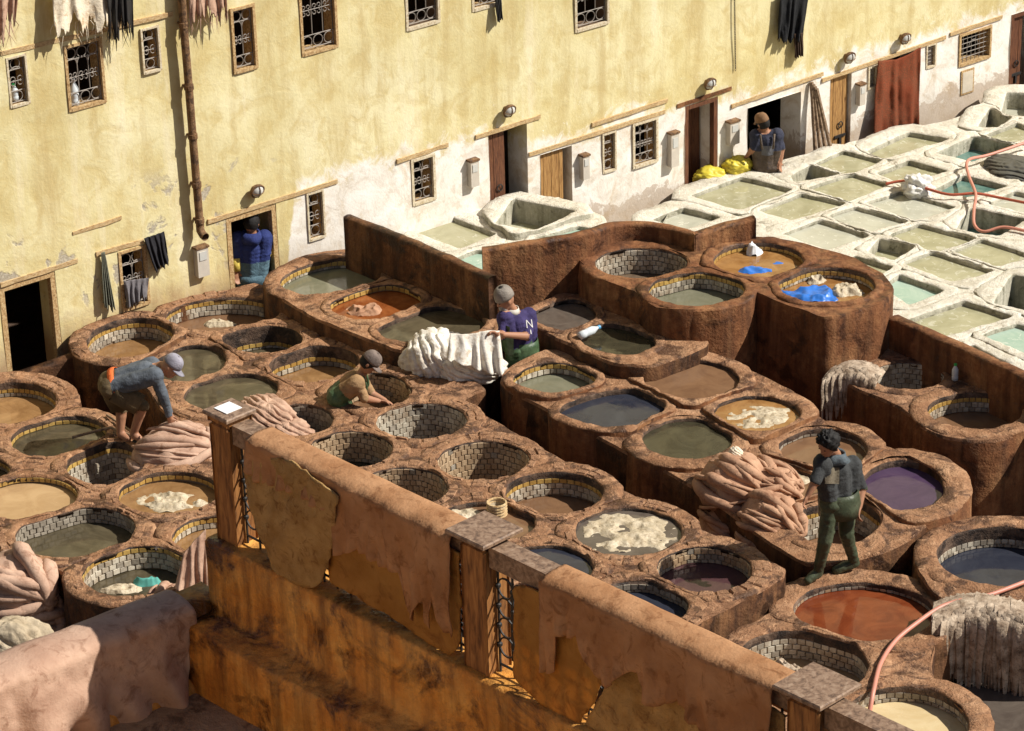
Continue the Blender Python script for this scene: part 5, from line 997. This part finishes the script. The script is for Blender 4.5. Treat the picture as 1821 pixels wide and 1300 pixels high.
patch(root, h, 'apron_bib', wader2, h['sh']*.5+h['pv']*.5, (.72, .68, -.05), .20, .34, n=10, off=.008)
a_ = J['sr']*.62+J['er']*.38; dsl = unit(J['er']-J['sr']); mbq = MB()                            # white N and stroke printed on the sleeve
vd = unit(np.array([-.15, .95, -.4])); sdw = unit(np.cross(vd, UZ)); upw = np.cross(sdw, vd)
def wpt_(x, y):
    p = a_+sdw*x*.030+upw*y*.042; r = h['bvh'].ray_cast(Vector(p-vd*.5), Vector(vd), 1.); return (np.array(r[0]) if r[0] else p)-vd*.004
for p0, p1 in (((-1, -1), (-1, 1)), ((-1, 1), (1, -1)), ((1, -1), (1, 1)), ((.1, -2.6), (.1, -1.5))): mbq.tube([wpt_(p0[0]+(p1[0]-p0[0])*t, p0[1]+(p1[1]-p0[1])*t) for t in np.linspace(0, 1, 5)], .0062, 5)
mbq.build('sleeve_letter', flat('white_print', (.75, .72, .68), .8, .2, .1), root)
nk = J['nk']; shell(root, 'collar', flat('collar_white', (.6, .55, .48), .8), [(nk+UZ*-.04, np.array([.085, 0, 0]), np.array([0, .085, 0])), (nk+UZ*.02, np.array([.07, 0, 0]), np.array([0, .07, 0]))], 6, amp=.003)
# man in the doorway
sD = (DR[1][0]+DR[1][1])/2; pb = WPp(447, 470, -.12); Y = pb[1]
J = JJ(Y, dict(hd=(447, 397, 0), nk=(447, 413, 0), sl=(425, 425, 0), sr=(470, 423, .02), el=(419, 454, -.06), wl=(420, 482, -.10), er=(474, 450, .0), wr=(470, 452, .22), hl=(437, 498, 0), hr=(459, 497, 0), kl=(437, 560, 0), kr=(460, 560, 0), al=(438, 615, 0), ar=(461, 615, 0), tl=(438, 618, .12), tr=(461, 618, .12)))
navy = cloth('navy_jacket', (.022, .032, .115)); teal = cloth('teal_jacket', (.075, .125, .155))
root, h = person('man in a hooded navy and teal jacket standing in the doorway', J, (.1, .95, -.3), [SKN, navy, teal, cloth('dark_trousers', (.012, .014, .028))], top_limbs=(1, 1), leg_mat=(3, 3), R=1.06, zone=lambda p, pv, sh: p[2] < pv[2]*.5+sh[2]*.5+.01)
hair(root, h, hairm, .012)
shell(root, 'jacket_hem', teal, [(h['pv']-UZ*.06, np.array([.175, 0, 0]), np.array([0, .135, 0])), (h['pv']+UZ*.03, np.array([.182, 0, 0]), np.array([0, .142, 0])), (h['pv']+UZ*.09, np.array([.172, 0, 0]), np.array([0, .135, 0]))], 3, amp=.008)
q = J['nk']; shell(root, 'hood', navy, [(q-UZ*.10+np.array([0, -.07, 0]), np.array([.11, 0, 0]), np.array([0, .09, 0])), (q-UZ*.04+np.array([0, -.05, 0]), np.array([.125, 0, 0]), np.array([0, .11, 0])), (q+UZ*.03+np.array([0, -.03, 0]), np.array([.10, 0, 0]), np.array([0, .09, 0])), (q+UZ*.0+np.array([0, -.02, 0]), np.array([.08, 0, 0]), np.array([0, .07, 0]))], 4)
yel = cloth('yellow_cuff', (.55, .42, .09))
for s in 'lr': d = unit(J['w'+s]-J['e'+s]); a = unit(np.cross(d, [.3, 1, .2])); shell(root, 'sleeve_band', yel, [(J['e'+s]+d*.03, a*.062, np.cross(d, a)*.062), (J['w'+s], a*.05, np.cross(d, a)*.05)], 2, amp=.004)
# man at the far doorway
pb = WPp(1362, 290, .35); Y = pb[1]
J = JJ(Y, dict(hd=(1357, 219, 0), nk=(1361, 233, 0), sl=(1345, 241, 0), sr=(1382, 240, 0), el=(1340, 262, -.06), wl=(1330, 275, -.02), er=(1390, 264, 0), wr=(1388, 286, -.05), hl=(1353, 297, 0), hr=(1374, 296, 0), kl=(1353, 345, 0), kr=(1375, 345, 0), al=(1354, 392, 0), ar=(1376, 392, 0), tl=(1352, 396, .12), tr=(1376, 396, .12)))
wdark = m_cloth('wader_muddy', (.07, .05, .035), (.14, .105, .08), (.04, .04, .05), 9, .6)
root, h = person('man in navy shirt and muddy waders seen from behind at the far doorway', J, (-.5, .8, -.25), [SKN, cloth('navy_shirt', (.03, .032, .05)), wdark, wader], R=.98, zone=lambda p, pv, sh: p[2] < pv[2]*.42+sh[2]*.58)
cap_hat(root, h, cloth('brown_cap', (.17, .095, .05)), True)
hair(root, h, hairm, .005, lump=.002)
patch(root, h, 'back_patch', cloth('patch_grey', (.10, .10, .11)), h['sh']*.62+h['pv']*.38, (0, 1, 0), .15, .13)
for s in (-1, 1):
    mbq = MB(); mbq.tube([h['sh']*.7+h['pv']*.3+np.array([s*.07, -.16, 0]), h['sh']+np.array([s*.09, -.09, .05])], .015, 5)
    mbq.build('brace', wdark, root, True)
# ------------------------------------------------------------ small things
met = flat('dull_metal', (.36, .33, .30), .45, .5); rust = m_earth('rusty_iron', (.14, .07, .03), (.24, .13, .06), (.34, .21, .11), (.07, .035, .02), 9, .5)
# drainpipe
pts = [(303, -260), (315, 0), (326, 140), (338, 290), (347, 398)]
pipe = empty('drainpipe', WPp(348, 410, .1), 'rusty brown drainpipe running down the ochre wall', 'pipe')
q = [PW(*p) for p in pts]; mb = MB(); P3 = [WP(s, z, .10) for s, z in q]; mb.tube(catmull(P3, 6), .045, 12); mb.build('pipe_run', rust, pipe, True)
full = resample(np.array(catmull(P3, 6)), 60, False)
for k in (26, 36, 44, 52, 58):
    mb = MB(); mb.lathe(full[k], full[k+1]-full[k], [(.045, -.03), (.055, -.028), (.055, .028), (.045, .03)], 12); mb.box(full[k]-WN*.055, WD*.015, WN*.05, UZ*.012); mb.build('pipe_bracket', rust, pipe)
mb = MB(); e = P3[-1]; mb.tube([e+UZ*.02, e-UZ*.05, e-UZ*.09+WN*.05, e-UZ*.10+WN*.1], .047, 12, False); mb.build('outlet_elbow', rust, pipe, True)
# wall lamps
lampg = flat('lamp_glass', (.55, .54, .50), .12, .5, .1)
for (u, v), lb in zip([(450, 335), (898, 193), (1255, 145), (1503, 99), (1602, 65)], ['round bulkhead lamp above the doorway of the man in the hooded jacket', 'round bulkhead lamp above the open brown door', 'round bulkhead lamp above the dark door with red lintel', 'round bulkhead lamp above the narrow plank door', 'round bulkhead lamp above the red rug']):
    c = WPp(u, v, .0); L = empty('wall_lamp', c, lb, 'lamp', 'bulkhead lamps on the house wall'); ax = unit(WN*.85-UZ*.35)
    mb = MB(); mb.tube([c-WN*.02, c+WN*.06], .03, 8); mb.build('bracket', rust, L)
    mb = MB(); mb.lathe(c+WN*.07, ax, [(.0, -.03), (.06, -.03), (.085, .0), (.092, .03), (.085, .036), (.072, .03)], 20); mb.build('housing', rust, L, True)
    mb = MB(); mb.lathe(c+WN*.07, ax, [(.072, .03), (.055, .055), (.025, .068), (.0, .07)], 20); mb.build('glass', lampg, L, True)
    mb = MB(); mb.tube([c+WN*.07+ax*(.035+.042*math.sin(t))+unit(np.cross(ax, WD))*.074*math.cos(t) for t in np.linspace(0, math.pi, 9)], .005, 5); mb.tube([c+WN*.07+ax*(.035+.042*math.sin(t))+unit(WD)*.074*math.cos(t) for t in np.linspace(0, math.pi, 9)], .005, 5); mb.build('guard', rust, L)
# meter boxes
mw = flat('meter_casing', (.56, .50, .42), .5, .4, .2)
for (u, v, w, hgt), lb in zip([(358, 465, .075, .17), (841, 308, .06, .16), (1039, 297, .05, .15), (1197, 266, .065, .22), (1303, 236, .08, .15), (1530, 168, .05, .14)],
    ['pale meter box on the ochre wall beside the hooded man\'s doorway', 'narrow meter box beside the open brown door', 'narrow meter box beside the plank door with iron latch', 'tall meter box beside the square barred window', 'wide white meter box between the two dark doorways', 'white meter box beside the narrow plank door']):
    c = WPp(u, v, .04); r = empty('meter_box', WPp(u, v), lb, 'meter box', 'meter boxes on the house wall')
    mb = MB(); mb.box(c, WD*w, WN*.045, UZ*hgt); mb.build('casing', mw, r)
    mb = MB(); mb.box(c+WN*.048+UZ*hgt*.48, WD*w*.62, WN*.004, UZ*hgt*.3); mb.build('window', lampg, r)
    mb = MB(); mb.box(c+UZ*(hgt+.012), WD*(w+.012), WN*.055, UZ*.012); mb.build('lid', rust, r)
mb = MB(); c = WPp(1720, 145, .012); mb.box(c, WD*.10, WN*.012, UZ*.15); p_ = empty('wall_panel', c, 'small plastered access panel on the white wall near the square grille', 'panel'); mb.build('panel_door', flat('panel_cream', (.62, .54, .42), .8), p_)
mb = MB(); mb.box(c-UZ*.0, WD*.125, WN*.008, UZ*.175); mb.build('panel_frame', MAT['frame'], p_)
# planks leaning by the far doorway
for k in range(4):
    mb = MB(); a = WPp(1443+3*k, 146+4*k, .03+.02*k); d = WPp(1450+9*k, 272-3*k, .18+.03*k); mb.tube(resample(np.array([a, d]), 8, False), [.03, .028, .026, .028, .03, .027, .029, .03], 6)
    tag(mb.build('leaning_pole', MAT['pole']), 'old timber pole leaning in the bundle by the narrow plank door', 'pole', 'poles leaning by the plank door')
# chain
mb = MB(); s0, z0 = PW(1303, -20); s1, z1 = PW(1305, 122)
for k in range(34):
    z = z0+(z1-z0)*k/33; c = WP(s0+(s1-s0)*k/33, z, .03); ax = (WD if k % 2 else WN); mb.tube([c+ax*.010*math.cos(t)+UZ*.024*math.sin(t) for t in np.linspace(0, 2*math.pi, 9)], .0035, 4)
tag(mb.build('hanging_chain', MAT['ironblack']), 'thin iron chain hanging down the ochre wall', 'chain')
# yellow sacks
ys = flat('yellow_sack', (.62, .50, .05), .45, .4, .15, 6)
for (u, v, z, a, b, c, sd_), lb in zip([(1264, 316, -.52, .24, .18, .15, 3), (1312, 297, -.42, .19, .15, .15, 8)], ['yellow plastic sack slumped in front of the dark door', 'yellow plastic sack beside the man at the far doorway']):
    lobe('yellow_sack', lb, u, v, z, a, b, c, (.5, .2, .6), 2.2, .07, sd_, ys, 20, 'yellow sacks', 60, 36, cat='sack', lump=.2)
# white bag in the lime pits, dark tarpaulin at the right edge
lobe('white_bag', 'crumpled white bag caught on a lime pit rim under the red hose', 1630, 333, -.40, .19, .15, .16, (.5, .3, .7), 1.3, .16, 5, flat('bag_white', (.70, .67, .62), .6, .3, .12), 0, None, 70, 40, cat='bag', lump=.35)
lobe('dark_cloth', 'dark wet cloth slumped over the lime pit rims beside the hoses', 1802, 300, -.48, .34, .42, .12, (.6, .5, .3), 4, .12, 6, flat('wet_cloth', (.10, .095, .08), .5, .4, .4), 30, None, 90, 40, cat='cloth')
# hoses
def hose(label, pts, r, mat): 
    mb = MB(); mb.tube(catmull([P(u, v, z) for u, v, z in pts], 9), r, 9); tag(mb.build('rubber_hose', mat, None, True), label, 'hose', 'rubber hoses')
hred = flat('hose_red', (.42, .095, .05), .5, .4, .2); hpink = flat('hose_pink', (.58, .24, .17), .45, .4, .15)
hose('red hose snaking across the lime pits under the white bag', [(1575, 327, -0.41), (1612, 322, -0.37), (1650, 336, -0.37), (1690, 346, -0.39), (1735, 344, -0.37), (1775, 351, -0.40), (1830, 362, -0.39)], .018, hred)
hose('dull pink hose looping down into a half empty lime pit', [(1840, 248, -0.32), (1760, 275, -0.35), (1722, 285, -0.32), (1722, 310, -0.39), (1735, 345, -0.35), (1732, 372, -0.41), (1733, 400, -0.47), (1750, 412, -0.49), (1785, 404, -0.43), (1830, 412, -0.43)], .02, hpink)
hose('long pink hose running from the cream vat past the rag bundle', [(1535, 1310, -.42), (1545, 1272, -.22), (1554, 1225, -.06), (1566, 1180, -.06), (1592, 1140, -.03), (1630, 1108, .02), (1672, 1080, .05), (1712, 1067, .06), (1760, 1058, .05), (1840, 1028, .06)], .021, hpink)
# bottles
def bottle(label, p, ax, L, r, body, capm, sd_):
    b = empty('plastic_bottle', p, label, 'bottle'); mb = MB(); mb.lathe(p, ax, [(0, 0), (r, .004), (r, L*.25), (r*.9, L*.3), (r, L*.35), (r, L*.65), (r*.4, L*.86), (r*.4, L*.92)], 16); mb.build('bottle_body', body, b, True)
    mb = MB(); mb.lathe(p+unit(ax)*L*.90, ax, [(0, 0), (r*.48, 0), (r*.48, L*.1), (0, L*.1)], 12); mb.build('bottle_cap', capm, b)
pet = flat('clear_plastic', (.62, .66, .68), .12, .6, .1)
bottle('small bottle with green cap on the rounded block', P(1698, 676, .125), UZ, .19, .035, pet, flat('green_cap', (.05, .45, .10), .4), 1)
bottle('clear plastic bottle lying on the rim of the dark basin', P(1030, 598, .43), unit([.8, .55, .12]), .28, .045, pet, flat('blue_cap', (.1, .35, .6), .4), 2)
bottle('bottle with green cap behind the narrow barred window', WPp(27, 178, -.08), UZ, .18, .04, pet, flat('green_cap_b', (.05, .4, .12), .4), 3)
bottle('large clear bottle behind the wide barred window', WPp(134, 188, -.08), UZ, .3, .05, pet, flat('cap_white', (.6, .6, .6), .4), 4)
# basket
mb = MB(); c = P(884, 915, vats[22]['z']-vats[22]['dep']+.0)
mb.lathe(c-UZ*.03, UZ, [(.06, 0), (.085, .02), (.09, .10), (.10, .16), (.092, .165), (.075, .10), (.0, .06)], 18); bs = empty('straw_basket', c, 'small straw basket standing in the full brown vat', 'basket'); mb.build('basket_body', MAT['sack'], bs)
for k in range(6): mb = MB(); mb.tube([c+np.array([.092*math.cos(t), .092*math.sin(t), -.02+.03*k]) for t in np.linspace(0, 2*math.pi, 17)], .012, 5); mb.build('coil', MAT['lintel'], bs)
# poles by the bending man
mb = MB(); mb.tube(resample(np.array([P(128, 778, .08), P(195, 760, .14), P(262, 786, .12)]), 12, False), .016, 7); tag(mb.build('wooden_pole', MAT['pole']), 'thin wooden pole lying across the murky vat', 'pole')
mb = MB(); mb.tube(resample(np.array([P(190, 738, .10), P(226, 762, .12), P(268, 790, .10)]), 12, False), .013, 7); tag(mb.build('wooden_pole', MAT['pole']), 'thin wooden pole crossing behind the bending man\'s feet', 'pole')
